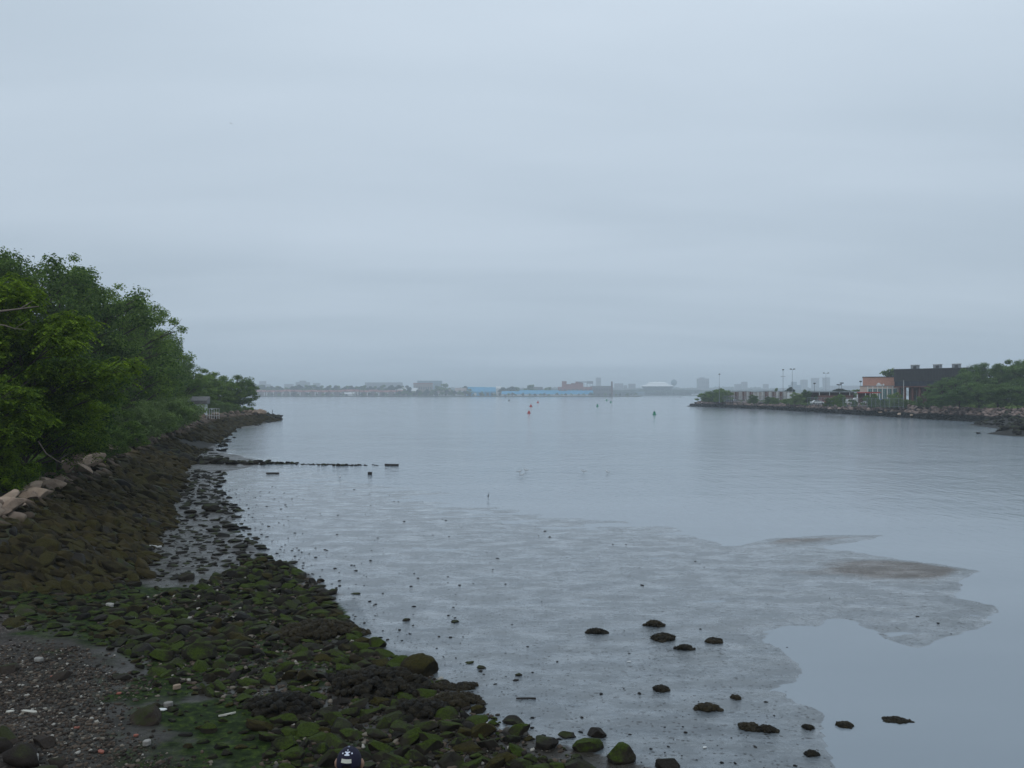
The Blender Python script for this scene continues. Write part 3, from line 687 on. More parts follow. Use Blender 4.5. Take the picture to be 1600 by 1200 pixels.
for k, (u, v, s, h, mt, lump, lab) in enumerate(HERO):
    if lump == 1 and (u > 880): s *= .72 if k % 2 else .64; h *= 1.25 if k % 3 else 1.0
    s_t = s * 1.0
    x, y = P2(u, v, .0 if v > 700 else 0)
    z = float(tz(x, y))
    if u < 200: x, y = P2(u, v, .5); z = float(tz(x, y))
    if lump == 1:
        V, F = heap_geo(s, h, k * 3 + 40); o = mesh_np('weed_clump', V, F, M['weed_clump'], True); o.location = (x, y, max(z, -.02)); o.rotation_euler = (0, 0, rr.uniform(-.2, .2)); tag(o, lab, 'seaweed clump'); hx.append((x, y, s_t)); continue
    o = rock_obj('weed_clump' if mt == 'weed_clump' else 'rock', 99 if lump == 2 else k % (7 if lump else 14), M[mt], (x, y, max(z, -.02) + s_t * h * .16), (s_t * (1.25 if lump == 1 else 1), s_t, s_t * h * (1.25 if not lump else 1.0)), (rr.uniform(-.12, .12), rr.uniform(-.12, .12), rr.uniform(-.5, .5) + (0 if lump else rr.choice((0, 3.14)))), lump == 1, 4)
    tag(o, lab, 'seaweed clump' if mt == 'weed_clump' else 'rock'); hx.append((x, y, s_t))
# clear space round the named ones
def clear(r_):
    for (x, y, s) in hx:
        if (r_['x'] - x) ** 2 + ((r_['y'] - y) * 1.0) ** 2 < (s * .8 + r_['s'] * .55) ** 2: return False
    return True
ROCKS = [r_ for r_ in ROCKS if r_['kind'] not in ('moss', 'dark') or clear(r_)]
# pixel size decides which rocks stand as objects of their own
def inview(r_):
    u = 800 + FX * r_['x'] / max(r_['y'], .1); v = HY + FX * (CH - (r_['z'] or 0)) / max(r_['y'], .1)
    return -10 < u < 1610 and v < 1215 and r_['y'] > 1
for r_ in ROCKS: r_['p'] = r_['s'] / r_['y'] if inview(r_) else 0
NIND = 300 - 22
order = sorted(range(len(ROCKS)), key=lambda i: -ROCKS[i]['p'] * (.9 + .2 * random.Random(i).random()))
IND = set(order[:NIND])
KM = {'toe': 'weed_rock', 'moss': 'moss_rock', 'dark': 'dark_rock', 'weed': 'bank_rock', 'brown': 'brown_rock', 'tan': 'tan_rock', 'black': 'dark_rock', 'jetty': 'jetty_rock'}
LABS = {
 'moss': [('large moss capped boulder in the dense boulder field by the mud', 'large mossy boulders'), ('medium green rock packed among others in the dense boulder field', 'medium mossy boulders')],
 'dark': [('flat dark rock strung along the wet sand between bank and mud', 'flat dark shore rocks')] * 2,
 'weed': [('olive weeded block on the sloping stone bank under the trees', 'weeded bank blocks')] * 2,
 'brown': [('brown boulder at the foot of the near bank in the lower corner', 'brown corner boulders')] * 2,
 'tan': [('pale tan block along the crest of the stone bank below the leaves', 'pale crest blocks')] * 2,
 'black': [('black rock in the low groin running out across the flat', 'black groin rocks')] * 2,
 'jetty': [('stone on the far jetty', 'jetty stones')] * 2}
PEND = []
MASS = {'moss': [], 'weed': [], 'jetty': [], 'groin': []}
mats_mass = [M['moss_rock'], M['dark_rock'], M['bank_rock'], M['brown_rock'], M['tan_rock'], M['jetty_rock'], M['weed_rock']]
mid_ = {m.name: i for i, m in enumerate(mats_mass)}
for k, r_ in enumerate(ROCKS):
    x, y, s, kd = r_['x'], r_['y'], r_['s'], r_['kind']
    if y < 100 and kd != 'jetty': r_['z'] = r_['z'] if kd in ('tan', 'weed') or (kd == 'black' and r_['z'] is not None) else float(tz(x, y))
    z = (r_['z'] if r_['z'] is not None else 0.)
    r0 = random.Random(k * 7 + 1)
    rot = (r0.gauss(0, r_['tilt']), r0.gauss(0, r_['tilt']), r0.uniform(-.8, .8) + r0.choice((0, 3.14)))
    hz = r_['h'] * r0.uniform(.8, 1.25); z += s * hz * (.28 - r_['sink'] * .6)
    i = r0.randrange(14); asp = r0.uniform(.75, 1.15)
    if kd == 'weed' and r0.random() < .25: s *= .7
    if kd == 'weed': rot = (r0.gauss(0, .22), .34 + r0.gauss(0, .16), -.35 + r0.gauss(0, .4)); asp *= .72; s *= 1.18
    mk = KM[kd]
    if kd == 'moss' and r0.random() < .18: mk = 'dark_rock'
    if kd == 'moss' and r0.random() < .12: mk = 'weed_rock'
    if kd == 'toe' and r0.random() < .5: mk = r0.choice(['moss_rock', 'dark_rock', 'brown_rock'])
    if kd == 'weed' and r0.random() < .06: mk = 'dark_rock'
    if kd == 'weed' and y < 60 and r0.random() < .55: mk = 'weed_rock'
    if k in IND:
        o = rock_obj('rock', i, M[mk], (x, y, z), (s * 1.1, s * asp, s * hz), rot, False, 4 if r_['p'] > .018 else 3)
        size = 'big' if s > .36 else 'middling' if s > .24 else 'small'
        if kd in ('weed', 'tan'): size = 'big' if s > .5 else 'middling' if s > .36 else 'small'
        flat_ = 'flat' if hz < .92 else 'thick' if hz > 1.08 else 'slabby'
        colr = {'moss_rock': 'green mossed', 'dark_rock': 'black', 'weed_rock': 'olive brown', 'bank_rock': 'brown weeded', 'brown_rock': 'brown', 'tan_rock': 'pale tan'}.get(mk, 'grey')
        PEND.append((o, kd, x, y, f'{size} {flat_} {colr} ' + ('block' if kd in ('weed', 'tan') else 'rock')))
    else:
        if r_['p'] <= 0 and kd not in ('brown', 'jetty', 'weed', 'black', 'tan'): pass
        sub = 3 if r_['p'] > .011 else 2 if r_['p'] > .0022 else 1
        key = 'moss' if kd in ('moss', 'dark', 'brown', 'toe') else 'jetty' if kd == 'jetty' or (kd == 'black' and x > 0) else 'weed'
        MASS[key].append((i, sub, x, y, z, s * 1.1, s * asp, s * hz, *rot, mid_[M[mk].name]))
for key, nm, lb in (('moss', 'rubble', 'smaller rocks strewn over the foreshore'), ('weed', 'riprap', 'weeded riprap stones covering the wooded bank'), ('jetty', 'riprap', 'tan and black riprap stones of the far jetty')):
    o = rock_mass(nm, mats_mass, MASS[key]); tag(o, lb, 'rocks' if key == 'moss' else 'riprap', kind='stuff')
LM = [(293, 906, 'the upright black boulder'), (234, 1132, 'the flat topped brown slab'), (318, 1030, 'the smooth green boulder'), (95, 1038, 'the pointed gravel stone'), (190, 1028, 'the puddle side stone'), (324, 1145, 'the egg shaped stone'),
      (333, 798, 'the bulky dark boulder'), (500, 990, 'the long seaweed mound'), (590, 1075, 'the broad seaweed mound'), (655, 1052, 'the tall brown boulder'), (660, 1115, 'the brown seaweed heap'), (440, 1110, 'the seaweed bearded cluster'),
      (933, 1150, 'the knobbly black rock'), (855, 1170, 'the double humped rock'), (802, 1130, 'the thinly mossed rock'), (515, 938, 'the pyramid shaped rock'), (545, 1185, 'the navy cap'), (252, 1092, 'the flat white scrap'), (500, 910, 'the squared end block'), (277, 1058, 'the tan stone wedge'),
      (397, 998, 'the red brick chip'), (710, 1100, 'the ragged weed bank'), (234, 848, 'the bleached white plank'), (172, 934, 'the light stone flake'), (148, 733, 'the pale driftwood stick'), (60, 770, 'the palest crest blocks'), (240, 722, 'the groin root'), (20, 840, 'the bank frame edge'), (100, 860, 'the mid bank slope'), (60, 1150, 'the bottom corner stone')]
LMW = [(*P2(u, v, 1.0 if v < 870 and u < 200 else 0.1), t_) for u, v, t_ in LM]
fam = {}
for o, kd, x, y, base in PEND:
    lx, ly, lt = min(LMW, key=lambda q: (q[0] - x) ** 2 + (q[1] - y) ** 2); dx, dy = x - lx, y - ly
    rel = ('beyond' if dy > 0 else 'in front of') if abs(dy) > abs(dx) else ('right of' if dx > 0 else 'left of')
    fam.setdefault((base, rel, lt), []).append((math.hypot(dx, dy), o, kd))
GN = {'toe': 'rocks at the toe of the bank', 'moss': 'rocks of the boulder field', 'dark': 'dark rocks along the wet sand', 'weed': 'weeded blocks of the bank', 'brown': 'brown boulders of the near corner', 'tan': 'pale blocks along the bank crest', 'black': 'groin rocks', 'jetty': 'jetty stones'}
ORD = ['first', 'second', 'third', 'fourth', 'fifth', 'sixth', 'seventh', 'eighth', 'ninth', 'tenth', 'eleventh', 'twelfth']
for (base, rel, lt), q in fam.items():
    q.sort(key=lambda e_: e_[0])
    for k, (_, o, kd) in enumerate(q):
        lab = f'{base} {rel} {lt}' if len(q) == 1 else f'{base} {rel} {lt}, {ORD[min(k, 11)]} out'
        tag(o, lab, 'rock', GN[kd])
print('rocks', len(ROCKS), {k: len(v) for k, v in MASS.items()})

# pebbles on the flat and the gravel: countless
def pebbles(name, n, poly, smin, smax, mat, lab, rgen, flat=.7, pw=3, dens=None):
    P_ = np.array(poly); x0, y0 = P_.min(0); x1, y1 = P_.max(0)
    xs = rgen.uniform(x0, x1, n * 4); ys = rgen.uniform(y0, y1, n * 4); ok = sdist(xs, ys, poly) > 0
    if dens is not None: ok &= rgen.random(len(xs)) < dens(xs, ys)
    xs, ys = xs[ok][:n], ys[ok][:n]; n = len(xs); ss = smin + (smax - smin) * rgen.random(n) ** pw
    z = tz(xs, ys); V0, F0 = ICO[1]; mv = len(V0)
    jit = 1 + rgen.uniform(-.35, .35, (n, mv, 1))
    sc = np.stack([ss * rgen.uniform(.7, 1.5, n), ss * rgen.uniform(.7, 1.2, n), ss * flat], 1)
    V = V0[None] * jit * sc[:, None]; a = rgen.uniform(0, 6.28, n); ca, sa = np.cos(a), np.sin(a)
    X = V[:, :, 0] * ca[:, None] - V[:, :, 1] * sa[:, None] + xs[:, None]; Y = V[:, :, 0] * sa[:, None] + V[:, :, 1] * ca[:, None] + ys[:, None]
    Z = V[:, :, 2] + (np.maximum(z, -.01) + ss * flat * .3)[:, None]
    F = (F0[None] + (np.arange(n) * mv)[:, None, None]).reshape(-1, 3)
    o = mesh_np(name, np.stack([X, Y, Z], -1).reshape(-1, 3), F, mat, False); tag(o, lab, 'pebbles', kind='stuff'); return o
def pebble_mat(name, stops):
    m, n, l, b = newmat(name); g = pos(n); c = ramp(n, l, g.outputs['Random Per Island'], stops); c.color_ramp.interpolation = 'CONSTANT'
    l.new(c.outputs[0], b.inputs['Base Color']); b.inputs['Roughness'].default_value = .8; b.inputs['Specular IOR Level'].default_value = .2; return m
M['pebble'] = pebble_mat('gravel_stone', [(0, (.024, .019, .015)), (.30, (.060, .045, .034)), (.58, (.10, .075, .056)), (.80, (.065, .062, .054)), (.90, (.19, .165, .13)), (.968, (.36, .34, .30)), (.997, (.17, .07, .05))])
M['mudpebble'] = pebble_mat('mud_stone', [(0, (.010, .010, .010)), (.5, (.02, .018, .016)), (.9, (.04, .036, .03)), (.995, (.4, .4, .38))])
GRAV = [P2(-30, 950, .9), P2(80, 970, .7), P2(185, 1005, .4), P2(285, 1065, .2), P2(340, 1200, .2), (-5, 12.5), (-16, 12.5)]
def gdens(x, y): return np.clip(sstep(-.3, 2.2, sdist(x, y, GRAV) + 3 * fbm(x / 1.2, y / 1.2, 3, 88)), 0, 1)
pebbles('gravel', 24000, GRAV, .006, .042, M['pebble'], 'mixed brown and white gravel on the upper beach', rng, .7, 3.5, gdens)
FL = [P2(300, 760), P2(560, 760), P2(900, 830), P2(1200, 900), P2(1550, 920), P2(1560, 990), P2(1250, 1000), P2(1230, 1100), P2(1300, 1205), P2(900, 1205), P2(560, 990), P2(400, 860)]
SHOREP = [(a, b_) for a, b_ in SHORE[8:]]
def mdens(x, y):
    d = -sdist(x, y, BEACH); return np.clip(1.0 * np.exp(-np.maximum(d, 0) / 1.5) + .03, 0, 1) * (y < 60)
pebbles('pebbles', 5200, FL, .007, .058, M['mudpebble'], 'dark pebbles scattered thinly over the mud flat', rng, .45, 6, mdens)
pebbles('shingle', 9000, FIELD + [], .012, .07, M['pebble'], 'small stones and shells between the boulders', rng, .6, 3)

# flotsam and small singles
def slab(name, u, v, L_, W_, H_, mat, lab, cat, rz=0, z=None, zs=.3, tilt=0):
    x, y = P2(u, v, zs); zt = float(tz(x, y)) if z is None else z
    m = MB(); rg = random.Random(int(u * 7 + v)); n = 7
    top = [(L_ / 2 * math.cos(6.2832 * i / n) * rg.uniform(.8, 1.1), W_ / 2 * math.sin(6.2832 * i / n) * rg.uniform(.75, 1.15)) for i in range(n)]
    m.prism(top, 0, H_); o = m.build(name, mat, bevel=H_ * .2); o.location = (x, y, max(zt, 0) + H_ * .2); o.rotation_euler = (tilt, tilt * .5, rz)
    return tag(o, lab, cat)
def plank(u, v, L_, W_, H_, mat, lab, rz=0, zs=0., cat='driftwood', name='driftwood_plank'):
    x, y = P2(u, v, zs); z = max(float(tz(x, y)), 0)
    m = MB(); pts = []; V = []
    n = 9
    for i in range(n):
        t = i / (n - 1); w_ = W_ * (.75 + .25 * math.sin(t * 9 + u)) * (1 if 0 < i < n - 1 else .6)
        xx = (t - .5) * L_; yy = math.sin(t * 4 + u) * W_ * .25
        V += [(xx, yy - w_ / 2, 0), (xx, yy + w_ / 2, 0), (xx, yy + w_ / 2 * .8, H_), (xx, yy - w_ / 2 * .8, H_)]
    F = [(4 * i + a, 4 * i + (a + 1) % 4, 4 * i + 4 + (a + 1) % 4, 4 * i + 4 + a) for i in range(n - 1) for a in range(4)] + [(3, 2, 1, 0), tuple(4 * n - 4 + a for a in range(4))]
    m.add(V, F); o = m.build(name, mat); o.location = (x, y, z + .01); o.rotation_euler = (0, .02, rz); return tag(o, lab, cat)
plank(234, 848, 1.0, .16, .07, M['white'], 'bleached white plank lying at the toe of the weedy bank', .05, .2)
plank(612, 728, 1.25, .3, .17, M['dark_wood'], 'black timber beam end lying beyond the groin', 0)
plank(578, 742, .34, .3, .22, M['dark_wood'], 'short black timber stump standing in shallow water', 0)
plank(426, 741, 1.0, .3, .12, M['dark_wood'], 'dark waterlogged board flat on the mud near the groin', .1)
plank(822, 1095, .42, .05, .03, M['dark_wood'], 'thin black stick lying on the mud', .02)
plank(148, 733, 1.6, .14, .12, M['paper'], 'pale driftwood stick on top of the stone bank', -.5, 1.8)
plank(164, 737, 1.4, .16, .12, M['grey_wood'], 'greyish driftwood pole beside the pale stick', -.45, 1.8)
plank(355, 1112, .34, .05, .03, M['paper'], 'thin pale stick leaning by a mossy rock', .6, .1)
slab('paper_scrap', 252, 1092, .24, .15, .02, M['white'], 'flat white scrap lying on the algae', 'litter', .1)
slab('stone', 263, 1086, .20, .15, .10, M['white_stone'], 'small pale grey stone behind the flat white scrap', 'stone', .4)
slab('stone', 230, 1151, .17, .13, .09, M['white_stone'], 'chunky white stone below the flat topped slab', 'stone', .8)
slab('stone', 172, 934, .30, .2, .10, M['white_stone'], 'light stone flake on the green algae near the bank', 'stone', -.4, zs=.4)
slab('stone', 60, 1003, .24, .18, .08, M['white_stone'], 'round white stone in the upper gravel', 'stone', 0, zs=.7)
slab('stone', 50, 1155, .26, .2, .14, M['white_stone'], 'grey white stone next to the corner boulders', 'stone', 0, zs=.7)
slab('litter_scrap', 46, 1073, .38, .10, .03, M['paper'], 'torn cream coloured scrap on the gravel', 'litter', -.25, zs=.7)
slab('litter_scrap', 16, 1073, .18, .09, .03, M['paper'], 'smaller cream scrap at the frame edge of the gravel', 'litter', .2, zs=.7)
slab('stone', 277, 1058, .2, .12, .10, M['tan_rock'], 'tan wedge of stone resting on a mossy rock', 'stone', .6)
for (u, v, lb) in ((186, 1074, 'small red brick fragment on grey silt'), (212, 1141, 'red brick fragment beside the flat topped slab'), (158, 1169, 'largest red brick fragment on the lower gravel'), (82, 1053, 'red brick crumb on the upper gravel'), (397, 998, 'red brick chip lying on a green rock'), (120, 1133, 'dull red brick fragment in the middle of the gravel')):
    slab('brick_fragment', u, v, .17 if 'largest' in lb else .11, .09, .03, M['brick_bit'], lb, 'brick', rr.uniform(-1, 1), zs=.25)
slab('litter_scrap', 1101, 1171, .10, .05, .02, M['white'], 'bright white scrap on the lower mud flat', 'litter', .3, zs=0)
slab('litter_scrap', 758, 1131, .16, .08, .02, M['white'], 'white scrap in mud beside dark weed', 'litter', .1, zs=0)
slab('litter_scrap', 983, 1035, .12, .05, .015, M['white'], 'small white fleck on the middle mud flat', 'litter', .1, zs=0)

# ------------------------------------------------------------------ trees and shrubs
def leaves_np(C, Nrm, size, rgen, asp=.5):
    n = len(C); Nrm = Nrm / (np.linalg.norm(Nrm, axis=1, keepdims=True) + 1e-9)
    r0 = rgen.normal(size=(n, 3)); A = np.cross(Nrm, r0); A /= np.linalg.norm(A, axis=1, keepdims=True) + 1e-9
    B = np.cross(Nrm, A); s = (size * rgen.uniform(.6, 1.3, n))[:, None]
    V = np.stack([C - A * s, C - B * s * asp + Nrm * s * .1, C + A * s, C + B * s * asp + Nrm * s * .1], 1).reshape(-1, 3)
    F = np.arange(n * 4).reshape(-1, 4); return V, F
def fronds_np(C, size, rgen, nf=7, droop=.6):
    """rosettes of long drooping compound leaves at the twig tips"""
    V = []; np_ = 5
    n = len(C)
    for k in range(nf):
        a = rgen.uniform(0, 6.283, n); el = rgen.uniform(-.2, .9, n); L_ = size * rgen.uniform(.6, 1.2, n)
        d = np.stack([np.cos(a) * np.cos(el), np.sin(a) * np.cos(el), np.sin(el)], 1)
        sd = np.stack([-np.sin(a), np.cos(a), 0 * a], 1)
        for j in range(np_):
            t = (j + .8) / np_; p = C + d * (L_ * t)[:, None]; p[:, 2] -= droop * L_ * t * t
            dd = d.copy(); dd[:, 2] -= 2 * droop * t; dd /= np.linalg.norm(dd, axis=1, keepdims=True)
            ll = (L_ * .34 * (1.1 - .5 * t))[:, None]; ww = (L_ * .085)[:, None]
            for sg in (-1, 1):
                ax = dd * .75 + sd * sg * .75; ax[:, 2] -= .25
                q = np.cross(ax, np.array([0, 0, 1.])); q /= np.linalg.norm(q, axis=1, keepdims=True) + 1e-9
                V.append(np.stack([p, p + ax * ll * .5 + q * ww, p + ax * ll, p + ax * ll * .5 - q * ww], 1))
    V = np.concatenate(V).reshape(-1, 3); return V, np.arange(len(V)).reshape(-1, 4)

def make_tree(seed, H, Rr, base, nclump, per, leaf, mat, bark='bark', kind='leaf', name='tree', gap=.0, zc=.55, flat=.62, trunk_r=None, lean=(0, 0), cl=(.16, .30)):
    rg = np.random.default_rng(seed)
    root = empty(name, (0, 0, 0))
    d = rg.normal(size=(nclump, 3)); d /= np.linalg.norm(d, axis=1, keepdims=True)
    rad = rg.random(nclump) ** .38
    lob = 1 + .28 * np.sin(3 * np.arctan2(d[:, 1], d[:, 0]) + seed) + .22 * np.sin(5 * d[:, 2] + 2 * np.arctan2(d[:, 1], d[:, 0]) + seed * 2)
    Hc = (H - base) / 2; cz = base + Hc
    C = np.stack([d[:, 0] * rad * Rr * lob * .86, d[:, 1] * rad * Rr * lob * .86, cz + d[:, 2] * rad * Hc * .92], 1)
    taper = np.clip(1.12 - .42 * np.clip((C[:, 2] - cz) / Hc, 0, 1), .5, 1.2); C[:, :2] *= taper[:, None]
    C[:, 0] += lean[0] * (C[:, 2] / H); C[:, 1] += lean[1] * (C[:, 2] / H)
    # trunk and limbs
    Vs, Fs, n = [], [], 0
    tr = trunk_r or H * .018
    tp = np.array([[lean[0] * t * t * .8 + .04 * H * math.sin(t * 4 + seed) * t, lean[1] * t * t * .8 + .03 * H * math.cos(t * 3 + seed) * t, H * .86 * t - .25] for t in np.linspace(0, 1, 9)])
    V, F = tube_np(tp, tr * np.linspace(1.25, .18, 9), 7); Vs.append(V); Fs.append(F); n += len(V)
    for i in range(0, nclump, 1 if nclump < 60 else 2):
        c = C[i]; t = np.clip((c[2] - Rr * .55) / (H * .86), .12, .85); k = t * 8; k0 = int(k); s = tp[k0] + (tp[min(k0 + 1, 8)] - tp[k0]) * (k - k0)
        mdl = (s + c) / 2 + np.array([0, 0, .12 * np.linalg.norm(c - s)]) + rg.normal(size=3) * .06 * Rr
        tt = np.linspace(0, 1, 6)[:, None]; pts = (1 - tt) ** 2 * s + 2 * tt * (1 - tt) * mdl + tt ** 2 * c
        V, F = tube_np(pts, tr * np.linspace(.38, .07, 6), 5); Vs.append(V); Fs.append(F + n); n += len(V)
        for q in range(2):
            e_ = c + rg.normal(size=3) * Rr * .10; V, F = tube_np(np.array([pts[3], (pts[4] + e_) / 2, e_]), tr * np.array([.14, .09, .03]), 4); Vs.append(V); Fs.append(F + n); n += len(V)
    mesh_np('trunk', np.concatenate(Vs), np.concatenate(Fs), M[bark], True, root)
    # leaves
    LC, LN = [], []
    for i in range(nclump):
        crd = Rr * rg.uniform(*cl); m = int(per * rg.uniform(.6, 1.3) * (crd / (Rr * .23)) ** 1.5)
        q = rg.normal(size=(m, 3)); q /= np.linalg.norm(q, axis=1, keepdims=True); r_ = rg.random(m) ** .45
        q2 = q * r_[:, None] * crd * np.array([1, 1, flat]); bl = fb = .35 * crd * np.sin(q[:, 0] * 7 + i) * np.cos(q[:, 1] * 6 + i); q2[:, 2] += bl * .5
        LC.append(C[i] + q2); nn = q * .8 + rg.normal(size=(m, 3)) * .55; nn[:, 2] += .75; LN.append(nn)
    LC, LN = np.concatenate(LC), np.concatenate(LN)
    if kind == 'leaf': V, F = leaves_np(LC, LN, leaf, rg)
    else: V, F = fronds_np(LC, leaf, rg)
    mesh_np('crown', V, F, M[mat], False, root)
    return root
_used = {}
def plant(proto, x, y, z, s, rz, label, cat='tree', group=None, sz=None, mat=None):
    o = proto if not _used.get(proto.name) else copy_tree(proto)
    _used[proto.name] = 1
    o.location = (x, y, z); o.scale = (s, s, sz or s); o.rotation_euler = (0, 0, rz)
    if mat:
        for ch in o.children:
            if ch.name.startswith('crown'):
                ch.material_slots[0].link = 'OBJECT'; ch.material_slots[0].material = M[mat]
    for k in ('group',):
        if k in o: del o[k]
    return tag(o, label, cat, group)

# unit trees: height 10
AIL = [make_tree(11, 10, 4.2, 1.0, 46, 17, .62, 'leaf_bright', kind='frond', cl=(.20, .32)), make_tree(12, 10, 4.6, .4, 52, 16, .60, 'leaf_bright', kind='frond', cl=(.2, .32))]
BIG = [make_tree(21, 10, 3.6, .9, 120, 300, .085, 'leaf_dark', cl=(.13, .24)), make_tree(22, 10, 3.2, 1.2, 105, 300, .085, 'leaf_dark', cl=(.13, .24)), make_tree(23, 10, 4.0, .5, 125, 280, .09, 'leaf_mid', cl=(.13, .25))]
MIDT = [make_tree(31, 10, 4.4, .3, 70, 210, .16, 'leaf_mid', cl=(.16, .28)), make_tree(32, 10, 3.6, .8, 60, 220, .16, 'leaf_mid', cl=(.16, .3))]
SHR = [make_tree(41, 10, 6.5, -.5, 46, 230, .30, 'leaf_mid', name='shrub', cl=(.2, .34)), make_tree(42, 10, 7.5, -.5, 50, 230, .28, 'leaf_pale', name='shrub', cl=(.2, .34))]
FART = [make_tree(51, 10, 5.2, .2, 26, 60, .55, 'leaf_far', cl=(.25, .4)), make_tree(52, 10, 4.6, .2, 24, 60, .55, 'leaf_far', cl=(.25, .4))]

def ptree(proto, px, ptop, d, label, zg=2.2, cat='tree', wide=1.0, mat=None, rz=None, group=None, H0=9.55):
    if px < 175 and d > 50 and cat == 'tree': ptop -= 7
    x = XD(px, d); h = ZD(ptop, d) - zg; s = h / H0
    return plant(proto, x, d, zg - .1, s * wide, rz if rz is not None else rr.uniform(0, 6.28), label, cat, group, sz=s, mat=mat)
# tall row, from deep to close
ptree(MIDT[0], 372, 583, 196, 'rounded tree closing the wooded bank near the rocky point', 1.9, wide=1.25)
ptree(MIDT[1], 350, 592, 190, 'small green tree just inside the last rounded one', 1.9, wide=1.5)
ptree(MIDT[1], 322, 572, 180, 'slim tree with a notched top beyond the white shed', 2, wide=1.2)
ptree(MIDT[0], 340, 584, 205, 'tree peeping out between the slim and the rounded ones', 2, wide=1.1)
ptree(MIDT[0], 296, 578, 168, 'dark tree standing over the white shed', 2, wide=1.3)
ptree(BIG[2], 256, 526, 142, 'tree with ragged steps down towards the shed', 2, wide=.72, mat='leaf_mid')
ptree(BIG[1], 240, 512, 136, 'tall narrow tree behind the ragged one', 2, wide=.8, mat='leaf_mid')
ptree(BIG[0], 232, 492, 122, 'dense tree with an airy pale crest on its side', 2, wide=.85)
ptree(BIG[2], 218, 456, 104, 'pale topped tree that shows sky beside its trunk', 2, wide=.75, mat='leaf_mid')
ptree(BIG[1], 190, 442, 92, 'dark drooping tree hanging over the stone bank', 2, wide=1.0)
ptree(BIG[0], 142, 414, 80, 'widest dark tree of the bank with gaps of sky in it', 2, wide=1.05, rz=.4)
ptree(BIG[1], 98, 402, 78, 'tall dark tree with two wispy tips', 2, wide=.9, rz=2.)
ptree(BIG[2], 52, 394, 72, 'tall tree rising behind the bright green ones', 2, wide=.9, mat='leaf_dark')
ptree(BIG[0], 5, 388, 68, 'tall dark tree cut by the frame above the bright one', 2, wide=.9, rz=3.)
ptree(BIG[1], -50, 385, 66, 'tall tree mostly outside the frame', 2, wide=1.0, rz=1.)
ptree(BIG[0], 205, 520, 96, 'shaded low branched tree under the drooping one', 2, wide=1.0, rz=5.)
ptree(BIG[1], 165, 560, 74, 'dark small tree in the shade at the bank top', 2, wide=1.3, rz=4.)
ptree(MIDT[0], 255, 585, 118, 'bushy tree filling in under the tall trees', 2, wide=1.2)
ptree(MIDT[0], 112, 548, 54, 'soft round tree with bare twigs inside', 2.2, wide=1.15, mat='leaf_mid')
ptree(BIG[2], 284, 548, 152, 'slim half height tree filling the step above the shed', 2, wide=.8, mat='leaf_mid')
# bright near ones
ptree(AIL[0], -20, 400, 40, 'bright yellow green tree with long feathery leaves at the frame edge', 2.2, wide=.95, rz=1.1)
ptree(AIL[1], 35, 528, 40, 'low bright tree with long leaves leaning over the crest stones', 2.2, wide=1.05, rz=.3)
ptree(AIL[0], 92, 572, 43, 'bright green sapling with tufted tips beside the twiggy tree', 2.2, wide=1.1, rz=2.6, mat='leaf_bright')
ptree(AIL[1], -25, 668, 34.5, 'lowest bright leafed bush spilling to the frame edge', 2.1, wide=1.15, rz=3.9)
ptree(AIL[0], -60, 560, 35, 'bright tree beyond the frame edge', 2.2, wide=1.2, rz=5)
# bare twigs sticking out
def branch(pts, r0, lab):
    m = MB(); m.tube(pts, np.linspace(r0, r0 * .3, len(pts)), 6)
    k = len(pts) // 2; p = np.array(pts[k]); m.tube([p, p + np.array([.5, .1, .35])], [r0 * .4, r0 * .15], 5)
    o = m.build('dead_branch', M['bark_pale'], smooth=True); return tag(o, lab, 'branch')
dB = 34.
branch([(XD(u, dB), dB + k * .2, ZD(v, dB)) for k, (u, v) in enumerate(((-30, 490), (0, 485), (22, 481), (48, 476)))], .06, 'bare pale branch jutting out of the bright tree')
branch([(XD(u, dB), dB + k * .1, ZD(v, dB)) for k, (u, v) in enumerate(((-20, 505), (5, 508), (18, 513), (34, 514)))], .035, 'thin bare twig under the pale branch')
branch([(XD(u, 37.), 37 - k * .4, ZD(v, 37.)) for k, (u, v) in enumerate(((60, 690), (80, 708), (105, 718), (124, 722)))], .035, 'bare arching twig reaching over the crest blocks')

# shrubs along the crest
SH = [(294, 631, 137, 1, 'leaf_pale', 'thin pale bush half hiding the white shed'), (0, 702, 35.5, 1, 'leaf_bright', 'bright bush over the big pale crest blocks'), (30, 728, 39, 0, 'leaf_mid', 'low shadowed bush right above the pale blocks'), (72, 708, 44.5, 0, 'leaf_dark', 'dark bush between pale blocks and bare twig'),
      (108, 690, 49, 0, 'leaf_mid', 'clover green bush where the blocks turn grey'), (150, 676, 54, 1, 'leaf_mid', 'fresh green bush overhanging the grey rocks'), (172, 668, 60, 0, 'leaf_dark', 'dark bush just before the salmon rocks'),
      (195, 655, 68, 0, 'leaf_mid', 'bush behind the salmon coloured rocks'), (216, 628, 78, 1, 'leaf_pale', 'greyish grassy bush past the salmon rocks'), (240, 616, 89, 1, 'leaf_pale', 'soft pale bush halfway to the shed'),
      (262, 612, 102, 1, 'leaf_pale', 'broad light green bush short of the shed'), (276, 622, 118, 1, 'leaf_mid', 'light bush touching the shed'), (250, 642, 90, 1, 'leaf_pale', 'low meadow bush at the crest below the light ones'),
      (336, 622, 170, 1, 'leaf_pale', 'round pale bush past the shed railing'), (352, 625, 178, 1, 'leaf_mid', 'round green bush under the end trees'), (374, 632, 186, 1, 'leaf_pale', 'olive bush at the foot of the rounded tree'), (390, 634, 190, 1, 'leaf_mid', 'last low bush before the bare point')]
for u, v, d, k, mt, lb in SH:
    ptree(SHR[k], u, v, d, lb, 2.0, 'shrub', wide=1.1 if d > 60 else .9, mat=mt, H0=10.0)
